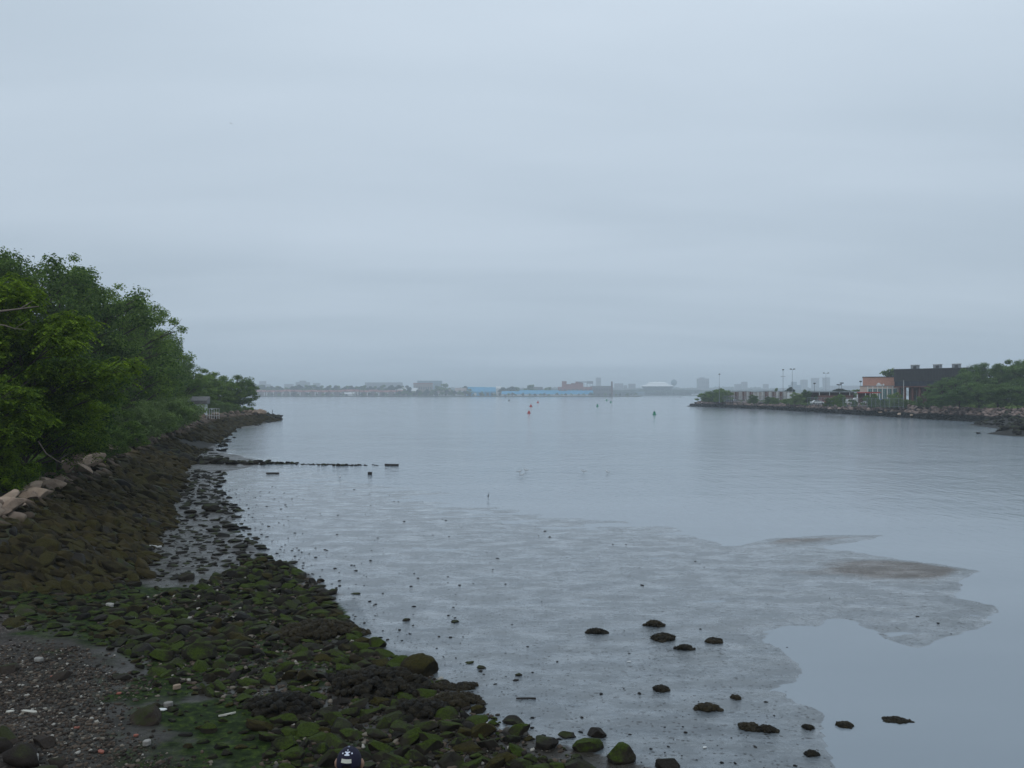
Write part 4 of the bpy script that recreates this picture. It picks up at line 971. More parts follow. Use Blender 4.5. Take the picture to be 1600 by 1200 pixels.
# undergrowth under the trees, too thick to count
def undergrowth(n, poly, size, mat, hgt, lab, cat, rgen, zfun=tz):
    P_ = np.array(poly); x0, y0 = P_.min(0); x1, y1 = P_.max(0)
    nb = n // 60; bx = rgen.uniform(x0, x1, nb * 4); by = rgen.uniform(y0, y1, nb * 4); ok = sdist(bx, by, poly) > 0; bx, by = bx[ok][:nb], by[ok][:nb]
    bz = zfun(bx, by); r_ = rgen.uniform(.5, 1.3, len(bx)) * hgt
    q = rgen.normal(size=(len(bx), 60, 3)); q /= np.linalg.norm(q, axis=2, keepdims=True); q[:, :, 2] = np.abs(q[:, :, 2])
    C = np.stack([bx, by, bz], 1)[:, None] + q * (r_[:, None, None]) * (rgen.random((len(bx), 60, 1)) ** .4) * np.array([1.1, 1.1, .9])
    nn = q * .7 + rgen.normal(size=q.shape) * .5; nn[:, :, 2] += .6
    V, F = leaves_np(C.reshape(-1, 3), nn.reshape(-1, 3), size, rgen); o = mesh_np('undergrowth', V, F, M[mat], False); return tag(o, lab, cat, kind='stuff')
crest = [P2(a, b_, 2.0) for a, b_ in CREST]
inn = lambda o1, o2, k0, k1: [(crest[i][0] - o1, crest[i][1] + o1 * .3) for i in range(k0, k1)] + [(crest[i][0] - o2, crest[i][1] + o2 * .3) for i in range(k1 - 1, k0 - 1, -1)]
undergrowth(42000, inn(1.4, 8, 0, 8), .07, 'leaf_mid', .8, 'tangled green undergrowth on top of the stone bank', 'undergrowth', rng)
undergrowth(36000, inn(.8, 12, 7, 15), .17, 'leaf_pale', 1.1, 'light rank grass and weeds along the bank top', 'undergrowth', rng)
undergrowth(16000, inn(5, 22, 0, 9), .2, 'leaf_dark', 1.6, 'dark undergrowth beneath the trees', 'undergrowth', rng)

for (u_, h_, lb_) in ((418, 1.5, 'thin upright stake among the black rocks of the point'), (425, 1.9, 'taller thin stake further out on the point')):
    d_ = 195.; m = MB(); m.tube([(0, 0, 0), (.05, 0, h_ * .6), (.16, 0, h_)], [.09, .08, .05], 7); o = m.build('stake', M['dark_wood']); o.location = (XD(u_, d_), d_, .6); tag(o, lb_, 'stake')
# white shed with open railing, among the bushes
sh = empty('shed', (XD(303, 143), 143, 2.2), .15); sh.scale = (1.25, 1, 1.2)
tag(sh, 'small whitish shed with grey roof panel among the bushes', 'shed')
m = MB(); m.box(-1.6, 1.5, 0, 2.0, .3, 1.9); m.build('wall', flat_mat('weathered_white', (.60, .62, .62), .7, .15, 1.5), sh)
m = MB(); m.add([(-1.9, -.3, 2.5), (1.8, -.3, 2.5), (1.8, 2.4, 3.1), (-1.9, 2.4, 3.1), (-1.9, -.3, 1.98), (1.8, -.3, 1.98), (1.8, 2.4, 1.98), (-1.9, 2.4, 1.98)], [(0, 1, 2, 3), (4, 7, 6, 5), (0, 4, 5, 1), (1, 5, 6, 2), (2, 6, 7, 3), (3, 7, 4, 0)]); m.build('roof', flat_mat('grey_felt', (.15, .145, .14), .9, .3, 3), sh)
for xx in (-.9, .8):
    m = MB(); m.box(xx - .3, xx + .3, -.03, -.002, .8, 1.5); m.build('shutter', flat_mat('shutter_grey', (.35, .37, .38)), sh)
m = MB()
for i in range(6): m.box(1.75 + i * .42, 1.81 + i * .42, -.05, .0, .0, 2.6 if i == 0 else 1.9)
for z_ in (.6, 1.2, 1.85): m.box(1.75, 3.9, -.04, -.01, z_, z_ + .05)
rail = m.build('railing', M['white']); rail.location = (XD(307, 143), 143, 1.9); rail.rotation_euler = (0, 0, .15); tag(rail, 'open white metal railing standing beside the shed', 'railing')

# ------------------------------------------------------------------ far side: jetty
G = 2.75                                     # jetty plateau level
def jb(px, d): return XD(px, d)
M['brick_pink'] = flat_mat('pink_brick', (.46, .25, .19), .9, .12, 2)
M['brick_pale'] = flat_mat('buff_concrete', (.52, .42, .36), .9, .1, 2)
M['brick_dark'] = flat_mat('maroon_brick', (.13, .055, .045), .9, .2, 2)
M['glass_green'] = flat_mat('green_glass', (.05, .15, .15), .2, .2, 1)
M['glass_dark'] = flat_mat('dark_glass', (.018, .022, .035), .12, .3, .6)
M['black_clad'] = flat_mat('black_cladding', (.020, .019, .021), .35, .3, 1)
M['grey_metal'] = flat_mat('grey_metal', (.26, .28, .30), .5, .15, 2)
M['dark_metal'] = flat_mat('dark_metal', (.05, .055, .06), .6, .2, 2)
M['rust'] = flat_mat('rusty_brown', (.13, .055, .04), .85, .35, 2)
M['red'] = flat_mat('red_paint', (.40, .04, .03), .5, .1, 1)
M['green'] = flat_mat('green_paint', (.01, .22, .12), .5, .1, 1)
M['blue'] = flat_mat('blue_paint', (.03, .10, .35), .5, .1, 1)
M['tyre'] = flat_mat('tyre_rubber', (.015, .015, .015), .8)

# red brick building with a long lower wing
dA = 262.
bA = empty('brick_building', (XD(1348, dA), dA, G), -.414); bA.scale = (.92, 1, 1); tag(bA, 'low building of pinkish brick with green windows beside the black block', 'building')
def W_(px): return XD(px, dA) - XD(1348, dA)
zt1, zt2 = ZD(589.5, dA) - G, ZD(603.5, dA) - G
m = MB(); m.box(0, W_(1402), 2.2, 16, zt2 - .5, zt1); wl = m.build('upper_wall', M['brick_pink'], bA)
m = MB(); m.box(-.15, W_(1402) + .1, 2.05, 16.1, zt1, zt1 + .22); m.build('parapet', M['dark_metal'], bA)
m = MB(); m.box(W_(1343.5), W_(1412), 0, 2.0, -.5, zt2); m.build('lower_wall', M['brick_pale'], bA)
m = MB(); m.box(W_(1343.5) - .15, W_(1412) + .1, -.15, 2.15, zt2, zt2 + .15); m.build('roof', M['grey_metal'], bA)
for i, u in enumerate((1357, 1364.5, 1372, 1379.5, 1387, 1395, 1404)):
    x0, x1 = W_(u), W_(u + 5.2); z0 = ZD(624, dA) - G if i > 1 else ZD(612.5, dA) - G
    m = MB(); m.box(x0, x1, -.06, -.01, z0, ZD(607.5, dA) - G); f = m.build('window', M['glass_green'], bA)
    m = MB(); m.box(x0 - .08, x1 + .08, -.12, -.065, ZD(607.5, dA) - G, ZD(607.5, dA) - G + .15); m.box((x0 + x1) / 2 - .04, (x0 + x1) / 2 + .04, -.12, -.065, z0, ZD(607.5, dA) - G); m.build('window_frame', M['white'], f)
for u in (1355, 1363, 1370.5, 1378, 1385.5, 1393.5, 1402):
    m = MB(); m.box(W_(u), W_(u) + .28, -.2, -.01, 0, zt2 - .05); m.build('pillar', M['white'], bA)
vent = MB(); vent.box(0, 1.8, 0, 1.2, 0, .45); vent.lathe([(.55, .45), (.5, .75), (.2, .9)], 12, (.8, .6)); vo_ = vent.build('roof_vent', M['white'], bA); vo_.location = (W_(1369), .4, zt2 + .16)
vent = MB(); vent.lathe([(.3, 0), (.32, .4), (.12, .6)], 12); vo_ = vent.build('roof_vent', M['white'], bA); vo_.location = (W_(1380), .8, zt2 + .16)

# black clad block on brick piers
PL = (XD(1397, 255), 255.); PR = (XD(1512, 238), 238.)
ang = math.atan2(PR[1] - PL[1], PR[0] - PL[0]); Lb = math.hypot(PR[0] - PL[0], PR[1] - PL[1])
bB = empty('black_block', (PL[0], PL[1], G), ang); bB.name = 'clad_building'; tag(bB, 'long black clad upper storey on maroon brick piers with three roof units', 'building')
zt, zb_, zw = ZD(578, 255) - G, ZD(603.5, 255) - G, ZD(596, 255) - G
m = MB(); m.box(0, Lb, 0, 14, zw, zt); m.build('upper_cladding', M['black_clad'], bB)
m = MB()
for i in range(int(Lb / .45)): m.box(i * .45, i * .45 + .12, -.07, -.005, zw, zt - .35)
m.build('cladding_rib', flat_mat('rib_grey', (.045, .045, .043), .6, .4, .8), bB)['kind'] = 'stuff'
m = MB(); m.box(-.12, Lb + .1, -.16, 14.1, zt, zt + .25); m.build('parapet', M['dark_metal'], bB)
m = MB(); m.box(.1, Lb - .1, .08, 13.8, zb_, zw - .003); m.build('window_band', M['glass_dark'], bB)
m = MB()
for i in range(9): m.box(.1 + i * Lb / 9, .2 + i * Lb / 9, .02, .075, zb_, zw - .005)
m.build('mullion', M['dark_metal'], bB)
m = MB(); m.box(-.1, Lb + .1, -.1, 13.9, zb_ - .4, zb_ - .003); m.build('floor_slab', M['brick_dark'], bB)
for t_ in (.055, .13, .24, .34, .46, .6, .75, .9):
    m = MB(); m.box(t_ * Lb, t_ * Lb + .55, .4, 1.0, -.5, zb_ - .41); m.build('pier', M['brick_dark'], bB)
m = MB(); m.box(3.0, Lb, 3.5, 12, -.5, zb_ - .41); m.build('ground_wall', M['brick_dark'], bB)
m = MB(); m.box(3.6, 5.5, 3.4, 3.49, .0, 3.2); m.build('door', M['dark_metal'], bB)
for u in (1416, 1452, 1481):
    t_ = (u - 1397) / 115.; x0 = t_ * Lb
    r_ = MB(); r_.box(x0, x0 + 1.9, 3.5, 5.4, zt + .28, zt + 1.45); ru = r_.build('rooftop_unit', M['grey_metal'], bB)
    r_ = MB(); r_.box(x0 + .8, x0 + 1.75, 3.42, 3.49, zt + .35, zt + 1.15); r_.build('grille', M['dark_metal'], ru)
    r_ = MB(); r_.box(x0 - .12, x0 + 2.12, 3.4, 5.7, zt + 1.452, zt + 1.62); r_.build('hood', M['white'], ru)
# downpipe and flagpole like masts in front of the black block
def pole(px, ptop, d, r, mat, label, cat='mast', zg=G, heads=0, arm=0):
    x = XD(px, d); h = ZD(ptop, d) - zg; r *= .8
    e_ = empty('lamp_mast' if heads else 'pole', (x, d, zg)); tag(e_, label, cat)
    m = MB(); m.lathe([(r * 1.2, -.3), (r * 1.1, h * .3), (r * .6, h)], 8); m.build('shaft', mat, e_)
    m = MB(); m.lathe([(r * 2, -.3), (r * 2, .35), (r * 1.3, .45)], 8); m.build('base', M['grey_metal'], e_)
    if heads:
        m = MB(); m.box(-arm, arm, -.05, .05, h - .05, h + .05); m.build('cross_arm', M['dark_metal'], e_)
        for i in range(heads):
            xx = (-arm + 2 * arm * i / max(heads - 1, 1)) if heads > 1 else 0
            m = MB(); m.prism([(xx - .35, -.35), (xx + .35, -.35), (xx + .28, .3), (xx - .28, .3)], h + .06, h + .42); m.build('lamp_head', M['dark_metal'], e_)
    return e_
pole(1124, 585.5, 340, .09, M['grey_metal'], 'thin light mast standing alone above the container row', heads=1, arm=.2)
p_ = pole(1223.5, 578.5, 330, .12, M['grey_metal'], 'tall mast with a small platform halfway up', heads=1, arm=.2)
m = MB(); m.box(-.9, .9, -.3, .3, ZD(588.5, 330) - G, ZD(588, 330) - G); m.build('platform', M['grey_metal'], p_)
pole(1238, 577.5, 330, .11, M['grey_metal'], 'tall mast with a T shaped head next to the platform mast', heads=2, arm=.7)
pole(1290.5, 583.5, 420, .08, M['grey_metal'], 'distant twin headed light mast beyond the yard', heads=2, arm=1.2)
pole(1272.5, 600, 300, .10, M['dark_metal'], 'short dark lamp post beside the green tree', heads=1, arm=.3)
pole(1311, 602, 290, .09, M['dark_metal'], 'short dark lamp post with a wide flat head', heads=2, arm=.5)
pole(1315, 599.5, 300, .09, M['dark_metal'], 'slightly taller lamp post just behind the wide headed one', heads=2, arm=.3)
pole(1344.5, 597, 275, .08, M['dark_metal'], 'dark pole at the corner of the pink brick building', heads=1, arm=.3)
pole(1412, 594, 232, .10, M['white'], 'pale pole rising in front of the black block')
pole(1432, 610, 236, .05, M['grey_metal'], 'short pale post under the black block')

# container and rail car row behind the fence
YARD = flat_mat('yard_white', (.50, .49, .47), .7, .2, 1.2)
def container(px0, px1, d, h, body, stripe, label, grp):
    x0, x1 = XD(px0, d), XD(px1, d); w_ = x1 - x0
    e_ = empty('freight_container', ((x0 + x1) / 2, d, G)); tag(e_, label, 'container', grp)
    m = MB(); m.box(-w_ / 2 + .04, w_ / 2 - .04, 0, 10, .9, h); m.build('box_body', body, e_)
    m = MB()
    for k in range(3): m.box(-w_ / 2 + .1 + k * w_ / 3, -w_ / 2 + .22 + k * w_ / 3, -.06, -.005, .95, h - .05)
    m.build('door_bar', stripe, e_)
    m = MB(); m.box(-w_ / 2, w_ / 2, -.05, 10.05, h + .003, h + .15); m.build('roof_rail', M['grey_metal'], e_)
    for sx in (-1, 1):
        m = MB(); V, F = tube_np(np.array([[sx * w_ * .33 - .15, .6, .45], [sx * w_ * .33 + .15, .6, .45]]), .45, 12); m.add(V, [tuple(f) for f in F] + [tuple(range(11, -1, -1)), tuple(range(12, 24))]); m.build('wheel', M['tyre'], e_)
    return e_
kinds = [(YARD, M['grey_metal'], 'pale grey'), (M['rust'], YARD, 'rusty brown'), (YARD, M['rust'], 'white and rust striped')]
u = 1133.0; i = 0; ordn = ['first', 'second', 'third', 'fourth', 'fifth', 'sixth', 'seventh', 'eighth', 'ninth', 'tenth', 'eleventh', 'twelfth', 'thirteenth', 'fourteenth', 'fifteenth', 'sixteenth', 'seventeenth', 'eighteenth', 'nineteenth', 'twentieth']
while u < 1236 and i < 20:
    w_ = rr.choice((4.6, 5.2, 6.0)); k = kinds[i % 2 if rr.random() < .75 else 2]; d = 372 - (u - 1133) * .45
    container(u, u + w_, d, 4.4 + rr.uniform(-.15, .25), k[0], k[1], f'{k[2]} box car end, {ordn[i]} in the row counted from the point', 'box cars in a row behind the fence'); u += w_ + rr.choice((.2, .4, 1.0)); i += 1
# fence along the crest
def fence(u0, u1, d0, d1, n, h, lab):
    e_ = empty('chain_fence', (XD(u0, d0), d0, G)); tag(e_, lab, 'fence'); bx, by = XD(u0, d0), d0; ex, ey = XD(u1, d1) - bx, d1 - by
    for i in range(n + 1):
        t_ = i / n; m = MB(); m.lathe([(.045, -.3), (.045, h), (.02, h + .06)], 6); p = m.build('post', M['grey_metal'], e_); p.location = (ex * t_, ey * t_, 0)
    m = MB()
    for z_ in (.15, h - .03): m.tube([(0, 0, z_), (ex, ey, z_)], .03, 5)
    m.build('rail', M['grey_metal'], e_)
    m = MB(); Lf = math.hypot(ex, ey); k = int(Lf / .9)
    for i in range(k):
        a = i / k; b2 = min(1, a + h / Lf); m.tube([(ex * a, ey * a, .1), (ex * b2, ey * b2, h)], .014, 3, False); m.tube([(ex * b2, ey * b2, .1), (ex * a, ey * a, h)], .014, 3, False)
    m.build('wire_mesh', M['grey_metal'], e_)['kind'] = 'stuff'
fence(1126, 1240, 366, 296, 34, 2.6, 'long chain link fence on posts in front of the box cars')
fence(1262, 1412, 262, 214, 24, 2.4, 'chain link fence before the car yard and brick building')

# vehicles in the yard
def truck(px, d, L_, col, label, rz=0, hh=3.1, cat='truck', name='box_truck'):
    e_ = empty(name, (XD(px, d), d, G), rz); tag(e_, label, cat)
    m = MB(); m.box(-L_ / 2, L_ / 2 - 1.9, -1.1, 1.1, .75, hh); m.build('cargo_box', col, e_, bevel=.05)
    m = MB(); m.add([(L_ / 2 - 1.8, y, z) for y in (-1, 1) for z in (.5, 2.3)] + [(L_ / 2 - .9, y, z) for y in (-1, 1) for z in (2.3,)] + [(L_ / 2 - .1, y, z) for y in (-1, 1) for z in (.5, 1.35)],
        [(0, 1, 4, 8 - 1, 6), (2, 8 - 0 - 0 - 0 - 0 - 0 - 0 - 0 - 0 - 0 - 0 - 0 - 0 - 0 - 0 - 0, 5)] if False else [(0, 6, 7, 4, 1), (2, 3, 5, 9, 8), (1, 4, 5, 3), (4, 7, 9, 5), (7, 6, 8, 9), (0, 1, 3, 2), (0, 2, 8, 6)])
    m.build('cab', col, e_, bevel=.05)
    m = MB(); m.box(L_ / 2 - 1.5, L_ / 2 - .95, -1.03, -1.005, 1.4, 2.1); m.build('window', M['glass_dark'], e_)
    for sx in (-L_ / 2 + 1.0, L_ / 2 - 1.1):
        for sy in (-1, 1):
            m = MB(); V, F = tube_np(np.array([[sx, sy * .85, .45], [sx, sy * 1.08, .45]]), .45, 14); m.add(V, [tuple(f) for f in F] + [tuple(range(13, -1, -1)), tuple(range(14, 28))]); m.build('wheel', M['tyre'], e_)
    return e_
def car(px, d, col, label, rz=0, van=False):
    e_ = empty('parked_van' if van else 'parked_car', (XD(px, d), d, G), rz); tag(e_, label, 'van' if van else 'car')
    prof = [(-2.2, .35), (-2.25, .8), (-1.9, 1.85), (1.2, 1.9), (1.75, 1.15), (2.25, .95), (2.3, .35)] if van else [(-2.2, .35), (-2.2, .9), (-1.6, .98), (-1.0, 1.42), (.4, 1.45), (1.1, 1.0), (2.1, .85), (2.2, .35)]
    n = len(prof); V = [(a, -.85, b_) for a, b_ in prof] + [(a, .85, b_) for a, b_ in prof]
    m = MB(); m.add(V, [tuple(range(n)), tuple(range(2 * n - 1, n - 1, -1))] + [(i, n + i, n + (i + 1) % n, (i + 1) % n) for i in range(n)]); m.build('body', col, e_, bevel=.08)
    w2 = [(-1.7, 1.15), (-1.6, 1.7), (1.1, 1.72), (1.5, 1.2)] if van else [(-1.4, 1.0), (-.95, 1.36), (.35, 1.38), (.85, 1.02)]
    for sy in (-1, 1):
        m = MB(); m.add([(a, sy * .862, b_) for a, b_ in w2], [(0, 1, 2, 3)]); m.build('window', M['glass_dark'], e_)
    for sx in (-1.4, 1.4):
        for sy in (-1, 1):
            m = MB(); V, F = tube_np(np.array([[sx, sy * .7, .33], [sx, sy * .9, .33]]), .33, 12); m.add(V, [tuple(f) for f in F] + [tuple(range(11, -1, -1)), tuple(range(12, 24))]); m.build('wheel', M['tyre'], e_)
    return e_
truck(1247, 300, 7.5, M['white'], 'white box truck between box cars and the green tree', 0, 3.9)
truck(1347, 262, 6.5, M['white'], 'white box truck parked short of the brick building', 3.1, 3.3)
car(1277, 270, M['white'], 'long white car parked left of the two yard bushes')
car(1283, 272, M['red'], 'red car directly behind the long white car', .2)
car(1332, 262, M['white'], 'white van beyond the bushy yard shrub', 0, True)
car(1340, 264, M['white'], 'white van with a dark rear between shrub and white truck', .1, True)
car(1381, 250, M['blue'], 'blue car in front of the green windows', 0, True)
car(1357, 255, M['white'], 'white car under the red awning', .2)
# long shed roof and red banner / awning
def carport(u0, u1, d, ptop, mat, label, pm):
    x0, x1 = XD(u0, d), XD(u1, d); e_ = empty('open_shed', (x0, d, G)); tag(e_, label, 'shed'); h = ZD(ptop, d) - G
    m = MB(); m.box(0, x1 - x0, 0, 6, h - .35, h); m.build('roof', mat, e_)
    m = MB(); m.box(.2, x1 - x0 - .2, 5.6, 5.8, 0, h - .36); m.build('rear_wall', pm, e_)
    n_ = max(3, int((x1 - x0) / 3.5))
    for i in range(n_ + 1):
        m = MB(); xx = .1 + (x1 - x0 - .4) * i / n_; m.box(xx, xx + .2, .2, .4, -.2, h - .36); m.build('post', M['white'], e_)
    return e_
carport(1264, 1345, 292, 611.5, M['grey_metal'], 'long low open shed with rusty stalls across the yard', M['rust'])
carport(1352, 1376, 250, 612.5, M['red'], 'red canopy on white posts in front of the brick building', M['rust'])
truck(1300, 284, 9, M['rust'], 'rusty brown trailer under the long low shed', 0, 3.0, 'trailer', 'trailer')
truck(1322, 284, 8, M['rust'], 'second brown trailer further along the low shed', 0, 3.0, 'trailer', 'trailer')

# jetty vegetation
JV = [(1104, 612, 378, 0, 'leaf_mid', 'low end of the tree clump at the jetty point', 1.4), (1116, 608, 372, 0, 'leaf_dark', 'middle tree of the clump at the jetty point', 1.3), (1128, 606, 366, 0, 'leaf_mid', 'highest tree of the clump at the jetty point', 1.1),
      (1178, 616, 318, 0, 'leaf_dark', 'dark bush before the row of box cars', .9), (1203, 619, 305, 0, 'leaf_dark', 'wide dark bush toward the end of the box cars', 1.1), (1211, 620, 302, 0, 'leaf_mid', 'lighter bush at the side of the wide dark one', 1.0), (1232, 621, 290, 1, 'leaf_mid', 'low dull bush past the wide dark one', 1.3),
      (1245, 612, 286, 0, 'leaf_pale', 'greyish bare looking bush before the white truck', .9), (1260, 608, 290, 0, 'leaf_dark', 'upright dark tree standing next to the white truck', .75), (1261, 628, 268, 1, 'leaf_pale', 'low grassy bush below the upright dark tree', 1.6),
      (1297, 621, 250, 0, 'leaf_dark', 'dark bush joined to the big yard shrub', 1.0), (1312, 615, 245, 0, 'leaf_mid', 'biggest round shrub before the car yard', .95), (1335, 624, 240, 0, 'leaf_dark', 'small dark bush after the biggest round shrub', .8),
      (1362, 614, 232, 0, 'leaf_mid', 'shrub under the red canopy', .9), (1380, 622, 230, 0, 'leaf_mid', 'low shrub below the blue car', 1.0), (1397, 612, 226, 0, 'leaf_pale', 'thin greyish shrub at the building corner', .8), (1408, 620, 222, 1, 'leaf_mid', 'low green shrub under the piers', 1.1)]
for u, v, d, k, mt, lb, wd in JV: ptree(SHR[k], u, v, d, lb, G - .3, 'shrub', wide=wd, mat=mt, H0=10)
ptree(FART[0], 1385, 575.5, 330, 'lone tree rising behind the pink brick building', G, wide=1.0, mat='leaf_mid')
ptree(FART[1], 1233, 604, 420, 'small tree behind the box cars by the masts', G, wide=.8)
ptree(FART[0], 1214, 606, 430, 'tiny thin tree behind the box cars', G, wide=.6)
ptree(FART[1], 1319, 606.5, 380, 'low dome shaped tree behind the long shed', G, wide=2.2)
ptree(FART[0], 1339, 607.5, 380, 'flat dark tree top behind the white truck', G, wide=2.0)
JT = [(1436, 622, 214, .9, 'mid', 'small round tree at the foot of the black block'), (1455, 600, 212, 1.0, 'mid', 'rounded tree covering the black block lower corner'), (1474, 592, 205, 1.0, 'mid', 'tree in front of the black block windows'), (1492, 583, 205, 1.0, 'dark', 'tree reaching the roof line of the black block'),
      (1511, 572, 214, .9, 'mid', 'tree hiding the end of the black block'), (1528, 566, 222, .8, 'dark', 'taller tree just past the black block'), (1549, 563, 218, .8, 'mid', 'airy tree with see through crown top'), (1572, 558, 214, .8, 'mid', 'tallest tree of the far wood'), (1596, 560, 206, .8, 'dark', 'tall tree at the far frame edge'), (1618, 552, 200, .9, 'mid', 'tree just beyond the far frame edge'),
      (1470, 614, 196, 1.3, 'mid', 'low spreading tree near the jetty stones'), (1500, 602, 192, 1.3, 'dark', 'broad low tree in the front of the wood'), (1530, 596, 190, 1.3, 'mid', 'bushy light tree in the front of the wood'), (1560, 592, 188, 1.3, 'mid', 'big bushy tree below the tallest one'), (1592, 594, 184, 1.3, 'mid', 'front tree at the far frame edge'), (1448, 626, 200, 1.4, 'dark', 'dark low bushy tree beside the piers')]
for k, (u, v, d, wd, mt, lb) in enumerate(JT): ptree((MIDT + BIG[2:])[k % 3] if k < 10 else MIDT[k % 2], u, v, d, lb, G, wide=wd * 1.15, mat={'mid': 'leaf_soft', 'dark': 'leaf_softdark'}[mt])
undergrowth(14000, [(112.5, 215), (113, 150), (150, 150), (150, 215)], .35, 'leaf_pale', 1.4, 'weeds and low growth along the top of the far stones', 'undergrowth', rng)
undergrowth(9000, [(101, 362), (111, 300), (111.5, 222), (120, 222), (117, 300), (106, 372)], .3, 'leaf_pale', .9, 'thin weeds at the foot of the yard fence', 'undergrowth', rng)
for (u, v, s, lb) in ((1107, 626.5, .6, 'white slab lying among the stones of the jetty point'), (1346, 633.5, .7, 'big white block on the jetty slope under the truck'), (1356, 633, .4, 'small white block next to the big one on the slope'), (1126, 628, .5, 'white rock a little inland of the point slab'), (1150, 628.5, .5, 'pale rock on the slope before the box cars')):
    d = (CH - 2.4) * FX / (v - HY); d = min(d, 385); o = rock_obj('stone', 3, M['white'], (XD(u, d) , d, ZD(v, d)), (s * 1.3, s, s * .6), (0.2, .1, 0)); tag(o, lb, 'stone')
for k in range(16):
    u = rr.uniform(1362, 1396); v = rr.uniform(637, 646); x, y = P2(u, v, 1.2); x = max(x, 105.5); z = float(tz(x, y)) + .4
    o = rock_obj('rock', k % 14, M['tan_rock'], (x, y, z), rr.uniform(.6, 1.0), (rr.uniform(-.5, .5), 0, rr.uniform(0, 6))); tag(o, 'pale yellowish block in the bright patch of the jetty slope', 'rock', 'pale blocks of the jetty slope')

# ------------------------------------------------------------------ far shores
def land_sheet(name, poly, z0, z1, mat):
    m = MB(); m.prism(poly, z0, z1); o = m.build(name, mat); tag(o, kind='structure'); return o
M['far_bank'] = flat_mat('far_bank', (.10, .10, .075), .9, .3, .05)
D1 = 1500.
e1 = XD(1000, D1)
land_sheet('far_shore', [(-1500, 1490), (-760, 1510), (-400, D1), (e1 * .6, D1), (e1, D1 + 6), (e1 + 8, D1 + 30), (150, 1760), (-1500, 1760)], -1.5, 1.6, M['far_bank'])
land_sheet('distant_shore', [(-2600, 2150), (3600, 2150), (3600, 4300), (-2600, 4300)], -1.5, 2.2, flat_mat('distant_ground', (.05, .065, .04), .9, .2, .02))
M['roof_red'] = flat_mat('red_roof', (.30, .12, .10), .9, .2, .3)
M['wall_buff'] = flat_mat('buff_wall', (.30, .24, .21), .9, .15, .3)
M['blue_roof'] = flat_mat('bright_blue_metal', (.05, .30, .50), .6, .15, .15)
M['far_glass'] = flat_mat('far_window', (.06, .07, .08), .4)
M['tower_grey'] = flat_mat('tower_concrete', (.20, .20, .20), .9, .1, .1)
M['tower_blue'] = flat_mat('bluish_slab', (.14, .22, .26), .8, .1, .1)
M['arena_wall'] = flat_mat('arena_wall', (.08, .12, .14), .8, .2, .1)
ZG = 1.6
M['bright_white'] = flat_mat('bright_membrane', (.86, .87, .86), .7, .03, .05)
# row houses: prototype copied along the waterfront
def rowhouse():
    e_ = empty('row_house', (0, 0, 0)); m = MB(); m.box(-8, 8, 0, 12, 0, 8.2); m.build('wall', M['wall_buff'], e_)
    m = MB(); m.gable(-8, 8, 0, 12, 8.203, 12.0, 'x', .5); rf = m.build('roof', M['roof_red'], e_)
    m = MB(); m.gable(-3, 3, -1.2, 5, 8.4, 11.6, 'y', .2); m.build('dormer', M['roof_red'], rf)
    for s in (-1, 1):
        m = MB(); m.box(s * 6.6 - .8, s * 6.6 + .8, -1.4, -.01, 0, 7.8); m.build('bay', M['white'], e_)
    for i in range(4):
        for k in range(2):
            m = MB(); xx = -4.6 + i * 2.6; m.box(xx, xx + 1.4, -.08, -.01, 1.2 + k * 3.6, 3.4 + k * 3.6); m.build('window', M['far_glass'], e_)
    return e_
rh = rowhouse(); n_ = 0
for u in np.concatenate([np.arange(395, 544, 13.2), np.arange(554, 630, 14.5)]):
    o = rh if n_ == 0 else copy_tree(rh); d = 1548 + rr.uniform(-12, 14); s = rr.uniform(.88, 1.02)
    o.location = (XD(float(u) + rr.uniform(-1, 1), d), d, ZG); o.scale = (1, 1, s); n_ += 1; o.rotation_euler = (0, 0, rr.uniform(-.15, .15))
    tag(o, f'hazy red roofed waterfront house with white bays, {ordn[n_ - 1]} out from the wooded point', 'house', 'red roofed houses on the far shore')
def block(name, u0, u1, ptop, d, mat, label, pbot=None, depth=20, rows=0, cols=0, winmat=None, cat='building', roofm=None, zg=None):
    x0, x1 = XD(u0, d), XD(u1, d); z1 = ZD(ptop, d); z0 = zg if zg is not None else (ZG if d < 2000 else 2.2)
    e_ = empty(name, ((x0 + x1) / 2, d, z0)); tag(e_, label, cat); w_ = (x1 - x0) / 2; h = z1 - z0
    m = MB(); m.box(-w_, w_, 0, depth, -.5, h); m.build('wall', mat, e_)
    if roofm: m = MB(); m.box(-w_ - .3, w_ + .3, -.3, depth + .3, h + .01, h + h * .07 + .4); m.build('roof', roofm, e_)
    for r_ in range(rows):
        m = MB(); zz = h * (.1 + .85 * r_ / rows)
        for c in range(cols): xx = -w_ + 2 * w_ * (c + .25) / cols; m.box(xx, xx + w_ / cols, -.15, -.02, zz, zz + h * .45 / rows)
        m.build('window_row', winmat or M['far_glass'], e_)
    return e_
# brick power house, stepped
bp = block('brick_works', 873, 925, 604.5, 1560, M['roof_red'], 'stepped red brick works above the blue sheds', depth=30, rows=2, cols=8)
for (a, b_, t, rows) in ((879, 885.5, 596, 2), (886.5, 900, 600.5, 2), (894, 912, 599, 2), (901, 911, 596.5, 3)):
    z0 = ZD(604.3, 1560) - ZG; m = MB(); x0, x1 = XD(a, 1560) - bp.location.x, XD(b_, 1560) - bp.location.x
    yo = 1 + (a - 873) * .3; m.box(x0, x1, yo, 20 + yo, z0 - .5, ZD(t, 1560) - ZG); w_ = m.build('wing', M['roof_red'], bp)
    m = MB(); m.box(x0 - .2, x1 + .2, yo - .2, 20.2 + yo, ZD(t, 1560) - ZG + .01, ZD(t, 1560) - ZG + .5); m.build('parapet', M['brick_dark'], w_)
m = MB(); x0 = XD(905, 1560) - bp.location.x
for q in range(4): m.box(x0 + q * 5, x0 + q * 5 + .5, 8, 9, 10, ZD(597, 1560) - ZG)
